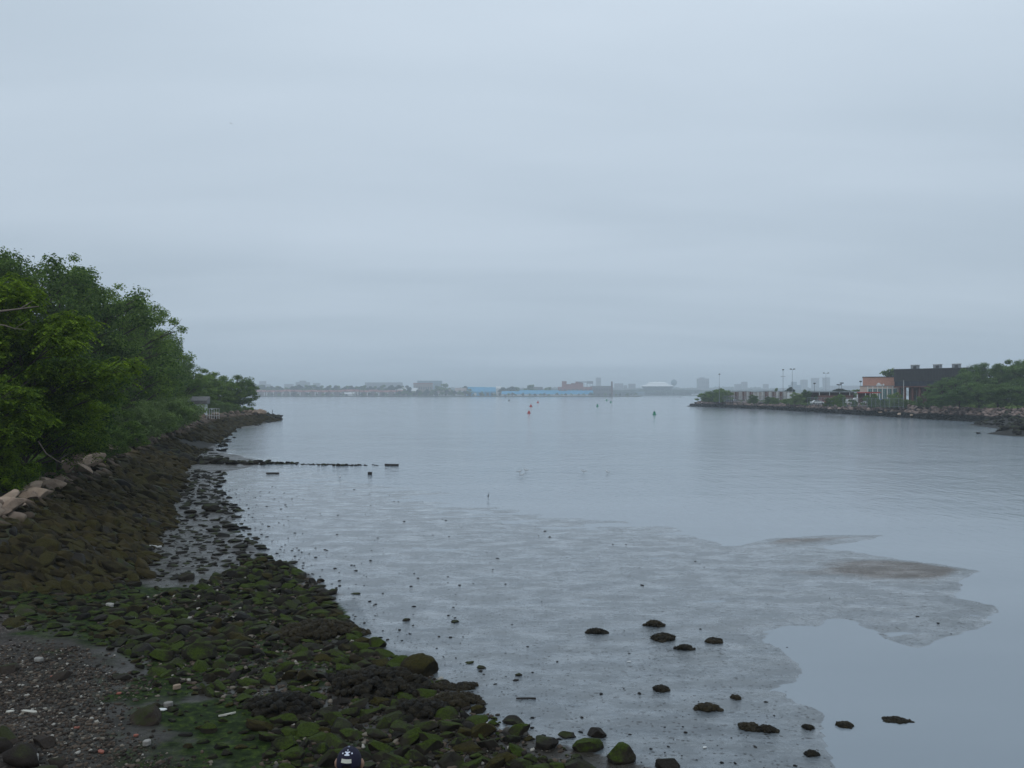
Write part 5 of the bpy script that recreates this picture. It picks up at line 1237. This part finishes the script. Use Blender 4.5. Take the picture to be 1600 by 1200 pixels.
m.box(x0, x0 + 16, 8, 9, ZD(597.5, 1560) - ZG, ZD(596, 1560) - ZG); m.build('gantry', M['grey_metal'], bp)
sg = empty('billboard', (XD(922, 1566), 1566, ZG)); tag(sg, 'pale rooftop board on legs beside the red brick works', 'billboard')
m = MB(); m.box(-6, 6, 0, .6, ZD(599.5, 1566) - ZG, ZD(595.5, 1566) - ZG); m.build('board', M['grey_metal'], sg)
for q in (-5, 0, 5): m = MB(); m.box(q - .3, q + .3, .1, .5, 0, ZD(599.6, 1566) - ZG); m.build('leg', M['grey_metal'], sg)
block('warehouse', 925, 956, 603, 1570, M['tower_grey'], 'long pale grey warehouse beyond the red brick works', rows=2, cols=12, depth=30)
ch = MB(); ch.lathe([(2.2, 0), (1.7, ZD(596, 1560) - ZG)], 12); c_ = ch.build('chimney', M['brick_dark']); c_.location = (XD(956, 1560), 1560, ZG); tag(c_, 'slim brown chimney at the end of the grey warehouse', 'chimney')
# blue sheds
def shed(u0, u1, ptop, peave, d, label, rm, wm, n=0):
    x0, x1 = XD(u0, d), XD(u1, d); e_ = empty('blue_shed' if rm is M['blue_roof'] else 'waterfront_shed', ((x0 + x1) / 2, d, ZG)); tag(e_, label, 'shed'); w_ = (x1 - x0) / 2; h0, h1 = ZD(peave, d) - ZG, ZD(ptop, d) - ZG
    m = MB(); m.box(-w_, w_, 0, 30, -.3, h0); m.build('wall', wm, e_)
    m = MB(); V = [(-w_ - .5, -.6, h0 + .02), (w_ + .5, -.6, h0 + .02), (w_ + .5, 14, h1), (-w_ - .5, 14, h1), (w_ + .5, 30.5, h0 + .02), (-w_ - .5, 30.5, h0 + .02)]
    m.add(V, [(0, 1, 2, 3), (3, 2, 4, 5), (0, 3, 5), (1, 4, 2), (5, 4, 1, 0)]); m.build('roof', rm, e_)
    for q in range(int(w_ * 2 / 12)):
        m = MB(); xx = -w_ + 4 + q * 12; m.box(xx, xx + 5, -.12, -.02, .3, h0 * .75); m.build('door', M['white'] if q % 2 else M['far_glass'], e_)
    return e_
shed(728, 757, 604.6, 612.4, 1590, 'blue shed with the highest roof, start of the blue row', M['blue_roof'], M['blue_roof'])
shed(757, 779, 605, 612, 1600, 'blue shed with a white gable end', M['blue_roof'], M['blue_roof'])
shed(784, 812, 611, 616, 1545, 'lower pale blue shed at the water', M['blue_roof'], M['white'])
shed(812, 850, 609.6, 616, 1545, 'blue shed standing under the round tree', M['blue_roof'], M['white'])
shed(850, 888, 609.8, 616, 1548, 'blue shed reaching the red brick works', M['blue_roof'], M['white'])
shed(888, 927, 610, 616, 1546, 'blue shed running under the red brick works', M['blue_roof'], M['white'])
shed(618, 633, 605.5, 609.5, 1570, 'white roofed shed next to the row of houses', M['white'], M['far_glass'])
shed(643, 651, 606, 611, 1575, 'small white house among far trees', M['white'], M['wall_buff'])
shed(677, 703, 608.6, 614, 1545, 'pale shed in front of the two dark trees', M['wall_buff'], M['white'])
shed(711, 728, 606, 611, 1570, 'buff shed just before the blue row', M['wall_buff'], M['white'])
shed(536, 552, 613.2, 615.5, 1512, 'cream hut right at the far water edge', M['white'], M['white'])
shed(775, 783, 603.5, 607, 1586, 'white gable peeking over the blue sheds', M['white'], M['white'])
block('long_school', 828, 848, 604.5, 1700, M['tower_grey'], 'pale flat roofed building behind the round trees', rows=2, cols=8)
block('brick_terrace', 646, 675, 599.8, 1680, M['wall_buff'], 'brownish terrace in front of the bluish slab', rows=2, cols=8, roofm=M['roof_red'])
# faint towers and slabs behind
FB = [(392, 420, 600.5, 3000, 'tower_grey', 'faint wide grey block beyond the wooded point'), (405, 413, 595.5, 3100, 'tower_grey', 'faint stepped tower over the wide grey block'), (444, 456, 600, 3000, 'tower_grey', 'faint low block, second from the point'), (462, 482, 597, 2900, 'tower_grey', 'faint humped apartment block over the houses'), (468, 476, 594.8, 2950, 'tower_grey', 'faint top storey tower of the humped group'), (489, 498, 598.5, 2900, 'tower_grey', 'faint square block past the humped group'),
      (570, 628, 597.5, 2700, 'tower_grey', 'long low hazy slab over the tree line'), (652, 690, 594.8, 2250, 'tower_blue', 'bluish slab building, clearest over the trees'), (932, 939, 590, 3300, 'tower_grey', 'slender pale tower behind the grey warehouse'), (961, 974, 599, 3000, 'tower_grey', 'hazy square block past the chimney'), (976, 980, 602, 3000, 'tower_grey', 'hazy small block beside the square one'), (983, 993, 599.5, 2900, 'tower_grey', 'hazy block halfway to the arena'),
      (1091, 1108, 591.5, 2900, 'tower_grey', 'big hazy tower right of the arena'), (1095, 1101, 589.8, 2920, 'tower_grey', 'hazy roof tower on the big hazy one'), (1150, 1168, 600, 3000, 'tower_grey', 'hazy slab over the box cars'), (1161, 1168, 596.5, 2960, 'tower_grey', 'hazy taller block over the box cars'), (1195, 1201, 600, 3000, 'tower_grey', 'hazy little block before the platform mast'), (1236, 1252, 601.5, 2500, 'tower_blue', 'bluish block beside the T headed mast'), (1240, 1245, 596.5, 2520, 'tower_blue', 'bluish narrow tower beside the T headed mast'),
      (1254, 1262, 593.2, 3100, 'tower_grey', 'first of three pale towers over the yard'), (1271, 1280, 590.8, 3100, 'tower_grey', 'second of three pale towers over the yard'), (1289, 1297, 589.8, 3100, 'tower_grey', 'third of three pale towers over the yard'), (1300, 1345, 602.5, 3200, 'tower_grey', 'long faint block leading to the brick building')]
for (a, b_, t, d, mt, lb) in FB: block('apartment_tower' if b_ - a < 20 else 'apartment_slab', a, b_, t, d, M[mt], lb, rows=3, cols=max(3, int((b_ - a) / 2.5)), depth=25)
wt = MB(); wt.lathe([(1.5, 0), (1.5, 26), (9, 32), (11, 38), (9, 44), (3, 48)], 16); w_ = wt.build('water_tower', M['tower_blue']); w_.location = (XD(1053, 2600), 2600, 2.2); w_.scale = (.93, .93, (ZD(592.8, 2600) - 2.2) / 48); tag(w_, 'round bluish water tower right behind the arena roof', 'water tower')
# domed arena
dR = 2200.; ar = empty('arena', (XD(1033, dR), dR + 55, 2.2)); tag(ar, 'large arena with a white stepped dome roof on a blue grey bowl', 'arena')
zz = lambda p: ZD(p, dR) - 2.2
m = MB(); m.lathe([(34, -1), (36, zz(610)), (41, zz(606)), (45, zz(603.6))], 40); m.build('bowl_wall', M['arena_wall'], ar)
m = MB(); m.lathe([(48, zz(603.5)), (46, zz(602.7)), (30, zz(600.4))], 40); m.build('lower_roof', M['bright_white'], ar)
m = MB(); m.lathe([(30, zz(600.3)), (28.5, zz(598.4)), (22, zz(596.8)), (2, zz(596))], 40); m.build('upper_roof', M['bright_white'], ar)
m = MB(); m.lathe([(2, zz(595.98)), (2, zz(595.2))], 12); m.build('roof_lantern', M['grey_metal'], ar)
block('low_hall', 995, 1007, 612, 2180, M['tower_blue'], 'low bluish hall before the arena', rows=1, cols=5)
block('low_hall', 1083, 1091, 615.4, 2170, M['white'], 'low white hall at the water right of the arena', rows=1, cols=3)
# cars and boats as pale specks on the far quay
mk = None
for k, u in enumerate((832, 846, 853, 862, 869, 876, 893, 903, 911, 921, 987, 993, 690, 715, 720)):
    if mk is None: mk = car(u, 1512, M['white'], '', 0, True)
    o = mk if k == 0 else copy_tree(mk)
    o.location = (XD(u, 1512), 1512, ZG); o.rotation_euler = (0, 0, rr.uniform(-.3, .3)); o.scale = (1.3, 1.3, 1.3)
    tag(o, f'{ordn[k]} pale van of the row before the blue sheds' if 800 < u < 930 else ('inner' if u == 987 else 'outer') + ' pale van parked on the bare quay end' if u > 930 else {690: 'pale van parked before the two dark round trees', 715: 'first pale van parked before the buff shed', 720: 'second pale van parked before the buff shed'}[u], 'van', 'vans on the far quay')

# far trees
FT = [(385, 599, 1590), (393, 602, 1580), (402, 603, 1600)]
for u in np.arange(384, 640, 7.0): FT.append((float(u) + rr.uniform(-2, 2), 601.5 + rr.uniform(-1.8, 1.8) + (1.5 if 425 < u < 450 else 0), 1640 + rr.uniform(-20, 20)))
for u in np.arange(384, 1000, 8.5): FT.append((float(u) + rr.uniform(-3, 3), 614.5 + rr.uniform(-1.6, 1), 1518 + rr.uniform(-6, 6)))
for u in np.arange(622, 735, 7.5): FT.append((float(u) + rr.uniform(-2, 2), 608.5 + rr.uniform(-2.5, 2.5), 1535 + rr.uniform(-6, 14)))
BT = [(623, 600.3, 1580, 1.0, 'round dark tree by the white roofed shed'), (682, 601.8, 1560, 1.2, 'lower of two dark round trees before the pale shed'), (694, 598, 1565, 1.2, 'higher of two dark round trees before the pale shed'), (725, 602, 1600, 1.0, 'small dark tree at the start of the blue row'), (787, 604.2, 1570, 1.5, 'first tree of the dark clump behind the blue sheds'), (797, 602.8, 1572, 1.5, 'middle tree of the dark clump behind the blue sheds'), (806, 604, 1570, 1.4, 'last tree of the dark clump behind the blue sheds'), (828, 600.4, 1572, .95, 'lower half of the tall round tree pair over the blue sheds'), (832, 600, 1574, 1.0, 'tall round tree over the blue sheds'), (858, 603.8, 1574, 1.2, 'dark tree just before the red brick works'), (852, 605.5, 1574, 1.4, 'low wide tree leaning on the dark one by the works'), (752, 611, 1540, 1.0, 'tree in front of the highest blue shed')]
for u, v, d, wd, lb in BT: ptree(FART[int(u) % 2], u, v, d, lb, ZG, wide=wd * .95, H0=10)
HX = [(float(u), f'the {ordn[i]} red roofed house') for i, u in enumerate(np.concatenate([np.arange(395, 544, 13.2), np.arange(554, 630, 14.5)]))]
FLM = HX + [(647, 'the small white house'), (663, 'the bluish slab'), (682, 'the lower round tree'), (694, 'the pale shed'), (719, 'the buff shed'), (742, 'the highest blue shed'), (768, 'the white gabled blue shed'), (797, 'the dark tree clump'), (832, 'the tall round tree'), (870, 'the last blue sheds'), (892, 'the red brick works'), (922, 'the rooftop board'), (941, 'the grey warehouse'), (956, 'the slim chimney'), (975, 'the bare quay'), (992, 'the quay tip')]
FCOUNT = {}
for k, (u, v, d) in enumerate(FT):
    lb = 'hazy tree in the line behind the red roofed houses' if d > 1600 else 'small hazy tree on the far bank at the water' if d < 1525 else 'hazy tree among the far sheds'
    gp = lb.replace('hazy tree', 'hazy trees').replace('small ', ''); lm = min(FLM, key=lambda q: abs(q[0] - u))[1]; rl = 'behind' if d > 1600 else 'at the water before' if d < 1525 else 'close by'
    fk = (rl, lm); FCOUNT[fk] = FCOUNT.get(fk, 0) + 1; lb = ('hazy tree ' if FCOUNT[fk] == 1 else ordn[FCOUNT[fk] - 1] + ' hazy tree ') + rl + ' ' + lm
    ptree(FART[k % 2], u, v, d, lb, ZG, wide=1.25 if d < 1525 else 1.0, group=gp, H0=10)
# far-off woods behind, a single mass
def woods(name, u0, u1, d, ptop, lab, n):
    xs = rng.uniform(XD(u0, d), XD(u1, d), n); ys = d + rng.uniform(0, 160, n); hz = (ZD(ptop, d) - 2.2) * (.72 + .38 * (fbm(xs / 60, ys / 400, 3, 91) + .5)); V0, F0 = ICO[1]; mv = len(V0)
    V = V0[None] * (1 + rng.uniform(-.2, .2, (n, mv, 1))) * np.stack([rng.uniform(7, 13, n), rng.uniform(7, 13, n), hz * .55], 1)[:, None]
    V = V + np.stack([xs, ys, 2.2 + hz * .45], 1)[:, None]
    o = mesh_np(name, V.reshape(-1, 3), (F0[None] + (np.arange(n) * mv)[:, None, None]).reshape(-1, 3), M['leaf_far'], True); tag(o, lab, 'woods', kind='stuff')
woods('woods', 930, 1420, 2200, 608.5, 'far hazy belt of woods beyond the arena', 900)
woods('woods', 370, 960, 2300, 608, 'far hazy woods behind the far shore', 1100)
woods('woods', 380, 1450, 3300, 604.5, 'faintest low skyline of trees', 1300)

# ------------------------------------------------------------------ buoys
def buoy(px, py, col, label, s=1.0, can=False):
    s *= .68; d = CH * FX / (py - HY); e_ = empty('channel_buoy', (XD(px, d), d, 0)); tag(e_, label, 'buoy')
    m = MB(); m.lathe([(.1, -.35), (.80 * s, -.3), (.84 * s, .25 * s), (.74 * s, .32 * s)], 18); m.build('float', col, e_, bevel=.02)
    m = MB()
    if can: m.lathe([(.55 * s, .33 * s), (.46 * s, 1.0 * s), (.46 * s, 1.35 * s)], 16)
    else: m.lathe([(.62 * s, .33 * s), (.40 * s, .85 * s), (.24 * s, 1.15 * s), (.05 * s, 1.5 * s)], 16)
    m.build('body', col, e_)
    m = MB(); m.lathe([(.09 * s, 1.36 * s if can else 1.48 * s), (.09 * s, 1.62 * s), (.03 * s, 1.68 * s)], 8); m.build('top_light', M['dark_metal'], e_)
buoy(826.5, 646, M['red'], 'largest red buoy, closest to the shore', 1.05)
buoy(829.5, 635.5, M['red'], 'second red buoy behind the largest one', 1.3)
buoy(840.5, 629.5, M['red'], 'third red buoy, small and further out', 1.5)
buoy(795.5, 626.5, M['dark_metal'], 'dark tiny buoy out beyond the red ones', 1.6)
buoy(790, 621.5, M['dark_metal'], 'faintest dark buoy near the far shore', 2.2)
buoy(1022.5, 648, M['green'], 'largest green can buoy on the open water', 1.05, True)
buoy(933.5, 635, M['green'], 'dark green buoy between the red and large green ones', 1.2, True)
buoy(954.5, 629.2, M['green'], 'small green buoy further out', 1.3, True)
buoy(948, 626.4, M['green'], 'smallest green buoy at the end of the channel', 1.5, True)
buoy(1063, 621, M['dark_metal'], 'dark speck of a buoy before the arena shore', 2.0)

# ------------------------------------------------------------------ birds
def skin_body(name, verts, edges, radii, mat, parent=None, sub=2, root=0):
    me = bpy.data.meshes.new(name); me.from_pydata(verts, edges, []); me.materials.append(mat); o = bpy.data.objects.new(name, me); link(o)
    if parent: o.parent = parent
    sk = o.modifiers.new('skin', 'SKIN')
    if not me.skin_vertices: me.attributes.new  # layer comes with the modifier
    for i, v in enumerate(me.skin_vertices[0].data):
        r_ = radii[i]; v.radius = r_ if isinstance(r_, tuple) else (r_, r_); v.use_root = (i == root)
    sb_ = o.modifiers.new('sub', 'SUBSURF'); sb_.levels = sub; sb_.render_levels = sub
    return o
def feather_mat(name, white, grey):
    m, n, l, b = newmat(name); t = n.new('ShaderNodeTexCoord'); s = n.new('ShaderNodeSeparateXYZ'); l.new(t.outputs['Object'], s.inputs[0])
    r_ = ramp(n, l, math_(n, l, 'ADD', math_(n, l, 'MULTIPLY', s.outputs['Z'], 6), -.4), [(.35, white), (.6, grey)]); l.new(r_.outputs[0], b.inputs['Base Color']); b.inputs['Roughness'].default_value = .7; return m
M['gull'] = feather_mat('gull_feathers', (.75, .75, .74), (.52, .54, .56)); M['heron'] = feather_mat('heron_feathers', (.05, .055, .06), (.09, .10, .11)); M['beak'] = flat_mat('beak', (.35, .22, .04))
SKM = {}
def gull(u, v, label, rz, s=1.0):
    x, y = P2(u, v); z = max(float(tz(x, y)), 0)
    Vt = [(-.26, 0, .17), (-.14, 0, .185), (0, 0, .19), (.11, 0, .20), (.155, 0, .27), (.18, 0, .315), (.235, 0, .305)]
    rd = [.012, .05, .075, .055, .03, .034, .008]
    E = [(i, i + 1) for i in range(6)]
    for sy in (-1, 1):
        b0 = len(Vt); Vt += [(.0, sy * .03, .12), (.01, sy * .032, .03), (.045, sy * .035, .005)]; rd += [.012, .007, .008]; E += [(2, b0), (b0, b0 + 1), (b0 + 1, b0 + 2)]
    o = skin_body('gull', Vt, E, rd, M['gull'], None, 2, 2); o.location = (x, y, z - .01); o.rotation_euler = (0, 0, rz); o.scale = (s,) * 3; tag(o, label, 'gull')
    for sy in (-1, 1):
        m = MB(); V = []; n_ = 6
        for i in range(n_): t_ = i / 5; V += [(.09 - .38 * t_, sy * (.070 - .03 * t_), .235 - .03 * t_), (.07 - .38 * t_, sy * (.082 - .045 * t_), .165 + .005 * t_)]
        V2 = [(a, b_ + sy * .006, c) for a, b_, c in V]; k = len(V)
        m.add(V + V2, [(2 * i, 2 * i + 1, 2 * i + 3, 2 * i + 2) for i in range(5)] + [(k + 2 * i, k + 2 * i + 2, k + 2 * i + 3, k + 2 * i + 1) for i in range(5)] + [(2 * i, 2 * i + 2, k + 2 * i + 2, k + 2 * i) for i in range(5)] + [(2 * i + 1, k + 2 * i + 1, k + 2 * i + 3, 2 * i + 3) for i in range(5)]); m.build('wing', M['gull'], o)
    return o
gull(811.5, 740, 'white gull standing at the left of the trio on the flat', .4)
gull(821.5, 737.5, 'white gull standing behind in the trio on the flat', 2.6)
gull(816, 745, 'white gull standing lowest in the trio on the flat', .1, .9)
gull(911.5, 739.5, 'lone white gull with a dark back between trio and last gull', 3.0)
gull(949, 740.5, 'white gull farthest along the flat from the trio', 2.2)
gull(531, 749, 'small gull in the shallows close to the timber stump', 1.6, 1.0)
def wader(u, v, label):
    x, y = P2(u, v); z = max(float(tz(x, y)), 0)
    Vt = [(-.20, 0, .33), (-.08, 0, .37), (.04, 0, .42), (.10, 0, .50), (.08, 0, .58), (.11, 0, .64), (.15, 0, .66), (.26, 0, .65)]; rd = [.02, .06, .062, .025, .018, .018, .024, .006]
    E = [(i, i + 1) for i in range(7)]
    for sy in (-1, 1):
        b0 = len(Vt); Vt += [(-.02, sy * .03, .28), (-.05, sy * .03, .15), (-.02, sy * .03, .02), (.05, sy * .03, .0)]; rd += [.016, .010, .009, .007]; E += [(1, b0), (b0, b0 + 1), (b0 + 1, b0 + 2), (b0 + 2, b0 + 3)]
    o = skin_body('wading_bird', Vt, E, rd, M['heron'], None, 2, 1); o.location = (x, y, z); o.rotation_euler = (0, 0, 1.2); o.scale = (.66,) * 3; tag(o, label, 'heron')
wader(763, 781, 'dark long legged wading bird standing alone in shallow water')
# bird in flight
d = 120.; fb = skin_body('flying_bird', [(-.3, 0, 0), (0, 0, 0), (.18, 0, .02), (.3, 0, .03), (.02, .25, .08), (-.05, .62, .10), (-.14, .95, .02), (.02, -.25, .08), (-.05, -.62, .10), (-.14, -.95, .02)], [(0, 1), (1, 2), (2, 3), (1, 4), (4, 5), (5, 6), (1, 7), (7, 8), (8, 9)], [(.04, .015), (.09, .08), (.05, .05), .015, (.07, .015), (.06, .01), (.01, .005), (.07, .015), (.06, .01), (.01, .005)], M['heron'], None, 2, 1)
fb.location = (XD(361, d), d, ZD(193, d)); fb.rotation_euler = (.5, .1, .9); fb.scale = (.55,) * 3; tag(fb, 'lone dark bird flying high in the cloudy sky', 'bird')

# ------------------------------------------------------------------ person in the navy cap, seen from behind
pd = 6.2; pxw = XD(544.5, pd); gz = float(tz(pxw, pd)); top = ZD(1169, pd)
s_ = (top - gz) / 1.775
M['skin'] = flat_mat('skin', (.34, .20, .14), .55, .05, 9); M['navy'] = flat_mat('navy_cloth', (.006, .005, .022), .85, .2, 40); M['denim'] = flat_mat('denim', (.03, .045, .08), .9, .2, 30); M['hair'] = flat_mat('dark_hair', (.02, .014, .01), .6, .3, 60); M['shoe'] = flat_mat('shoe', (.03, .03, .03), .6)
M['stitch'] = flat_mat('white_stitching', (.70, .74, .85), .8, .05, 60)
pv = [(0, 0, .95), (0, 0, 1.10), (0, .01, 1.28), (0, .01, 1.42), (0, .02, 1.50), (0, .035, 1.57), (0, .03, 1.655)]; pr = [(.15, .11), (.135, .10), (.165, .11), (.13, .085), (.055, .055), (.072, .085), (.076, .092)]
pe = [(i, i + 1) for i in range(6)]
def chain(start, pts, rs):
    a = start
    for p, r_ in zip(pts, rs): pv.append(p); pr.append(r_); pe.append((a, len(pv) - 1)); a = len(pv) - 1
    return a
for sx in (-1, 1):
    wri = chain(3, [(sx * .19, .0, 1.41), (sx * .235, .01, 1.14), (sx * .22, .12, .93), (sx * .215, .155, .86)], [.058, .043, .031, (.035, .018)])
    for f_, (dx, L1) in enumerate(((-.032, .060), (-.011, .070), (.011, .066), (.031, .052))):
        chain(wri, [(sx * (.215 + dx), .175, .82), (sx * (.212 + dx * .95), .178, .82 - L1 * .5), (sx * (.208 + dx * .9), .165, .82 - L1)], [.0095, .0088, .0075])
    chain(wri, [(sx * .185, .175, .855), (sx * .172, .195, .825), (sx * .170, .20, .80)], [.012, .0105, .009])
    chain(0, [(sx * .095, 0, .86), (sx * .11, .015, .50), (sx * .115, -.01, .09), (sx * .12, .10, .045), (sx * .125, .17, .035)], [.088, .058, .040, .038, .028])
ps = empty('person', (pxw, pd, gz)); ps.scale = (s_,) * 3; tag(ps, 'person in a dark navy cap seen from behind, at the lower frame edge', 'person')
skin_body('body', pv, pe, pr, M['skin'], ps, 2, 0)
def cloth(name, vts, eds, rds, mat): return skin_body(name, vts, eds, rds, mat, ps, 2, 0)
cloth('shirt', [(0, 0, .93), (0, 0, 1.1), (0, .01, 1.28), (0, .01, 1.415), (-.195, 0, 1.41), (-.237, .01, 1.17), (.195, 0, 1.41), (.237, .01, 1.17), (0, .015, 1.475)], [(0, 1), (1, 2), (2, 3), (3, 4), (4, 5), (3, 6), (6, 7), (3, 8)], [(.172, .13), (.158, .122), (.185, .13), (.15, .105), .075, .062, .075, .062, .065], M['navy'])
cloth('trousers', [(0, 0, .97), (-.095, 0, .86), (-.11, .015, .5), (-.115, -.01, .10), (.095, 0, .86), (.11, .015, .5), (.115, -.01, .10)], [(0, 1), (1, 2), (2, 3), (0, 4), (4, 5), (5, 6)], [(.165, .125), .105, .077, .062, .105, .077, .062], M['denim'])
for sx in (-1, 1): skin_body('shoe', [(sx * .115, -.03, .05), (sx * .12, .09, .045), (sx * .125, .19, .035)], [(0, 1), (1, 2)], [(.05, .055), (.052, .045), (.042, .03)], M['shoe'], ps, 2, 0)
m = MB(); m.lathe([(.085, 1.60), (.094, 1.66), (.09, 1.70)], 20, (0, .02)); m.build('hair', M['hair'], ps, True)
m = MB()
for sx in (-1, 1): m.lathe([(.008, 1.60), (.019, 1.62), (.021, 1.65), (.008, 1.675)], 8, (sx * .098, .035))
m.build('ear', M['skin'], ps, True)
m = MB(); m.lathe([(.004, 1.60), (.016, 1.615), (.011, 1.65), (.004, 1.66)], 8, (0, .135)); m.build('nose', M['skin'], ps, True)
# cap
HC = (0, .02, 1.655)
def capP(az, el, r0=.0):
    rx, ry, rz = .097 + r0, .110 + r0, .118 + r0
    return (HC[0] + rx * math.cos(el) * math.sin(az), HC[1] - ry * math.cos(el) * math.cos(az), HC[2] + rz * (math.sin(el) ** .92 if el > 0 else math.sin(el)))
cap = MB(); NA, NE = 36, 12
V = []; F = []
for j in range(NE + 1):
    el = -.12 + (math.pi / 2 + .12) * j / NE
    for i in range(NA): az = 2 * math.pi * i / NA - math.pi; V.append(capP(az, el, .0015 * abs(math.cos(az * 3))))
for j in range(NE):
    for i in range(NA):
        azm = 2 * math.pi * (i + .5) / NA - math.pi; elm = -.12 + (math.pi / 2 + .12) * (j + .5) / NE
        if abs(azm) < .42 and elm < .12: continue          # the opening over the strap
        F.append((j * NA + i, j * NA + (i + 1) % NA, (j + 1) * NA + (i + 1) % NA, (j + 1) * NA + i))
cap.add(V, F)
bv = []; nb = 13
for i in range(nb):
    a = math.pi - 1.05 + 2.1 * i / (nb - 1); p = capP(a, -.1); q = capP(a, -.1); ext = .075 * math.cos((a - math.pi) * 1.45)
    bv += [p, (q[0] * 1.02, q[1] + ext, q[2] - .012 - abs(a - math.pi) * .012)]
cap.add(bv, [(2 * i, 2 * i + 2, 2 * i + 3, 2 * i + 1) for i in range(nb - 1)])
co = cap.build('cap', M['navy'], ps, True); sd_ = co.modifiers.new('thick', 'SOLIDIFY'); sd_.thickness = .003
m = MB(); m.lathe([(.010, 1.775), (.010, 1.779), (.005, 1.783)], 12, (0, .02)); m.build('button', flat_mat('cap_button', (.20, .22, .30), .8), co, True)
def patch(name, rects, mat):
    """small raised cloth piece following the back of the cap; rects of (az0, az1, el0, el1, skew)"""
    m = MB()
    for (a0, a1, e0, e1, sk) in rects:
        n = 8; V = []
        for i in range(n + 1):
            t = i / n; az = a0 + (a1 - a0) * t; dz = sk * t
            for (e_, r_) in ((e0, .0025), (e1, .0025), (e1, .005), (e0, .005)): V.append(capP(az, e_ + dz, r_))
        F = [(4 * i + k, 4 * i + (k + 1) % 4, 4 * i + 4 + (k + 1) % 4, 4 * i + 4 + k) for i in range(n) for k in range(4)] + [(3, 2, 1, 0), tuple(4 * n + k for k in range(4))]
        m.add(V, F)
    return m.build(name, mat, co)
for sx in (-1, 1): patch('eyelet', [(sx * .60 - .08, sx * .60 + .08, .84, .94, 0)], M['stitch'])
patch('emblem', [(-.38, .38, .98, 1.06, 0), (-.16, .16, .86, .979, 0), (-.29, .27, .77, .859, 0)], M['stitch'])
patch('emblem_dot', [(-.09, .09, 1.16, 1.24, 0)], M['stitch'])
patch('white_tag', [(-.46, .42, .32, .56, -.03)], flat_mat('cream_label', (.60, .60, .52), .8, .05, 30))

# ------------------------------------------------------------------ air
def haze():
    m = bpy.data.materials.new('haze'); m.use_nodes = True; n = m.node_tree.nodes; l = m.node_tree.links
    n.remove(n['Principled BSDF']); v = n.new('ShaderNodeVolumePrincipled'); v.inputs['Color'].default_value = (.88, .95, 1, 1); v.inputs['Density'].default_value = .00043; v.inputs['Anisotropy'].default_value = 0.1
    l.new(v.outputs[0], n['Material Output'].inputs['Volume'])
    b_ = MB(); b_.box(-4500, 4500, -170, 6400, -3, 84); o = b_.build('haze', m); tag(o, 'thin pale haze over the bay', kind='stuff')
haze()
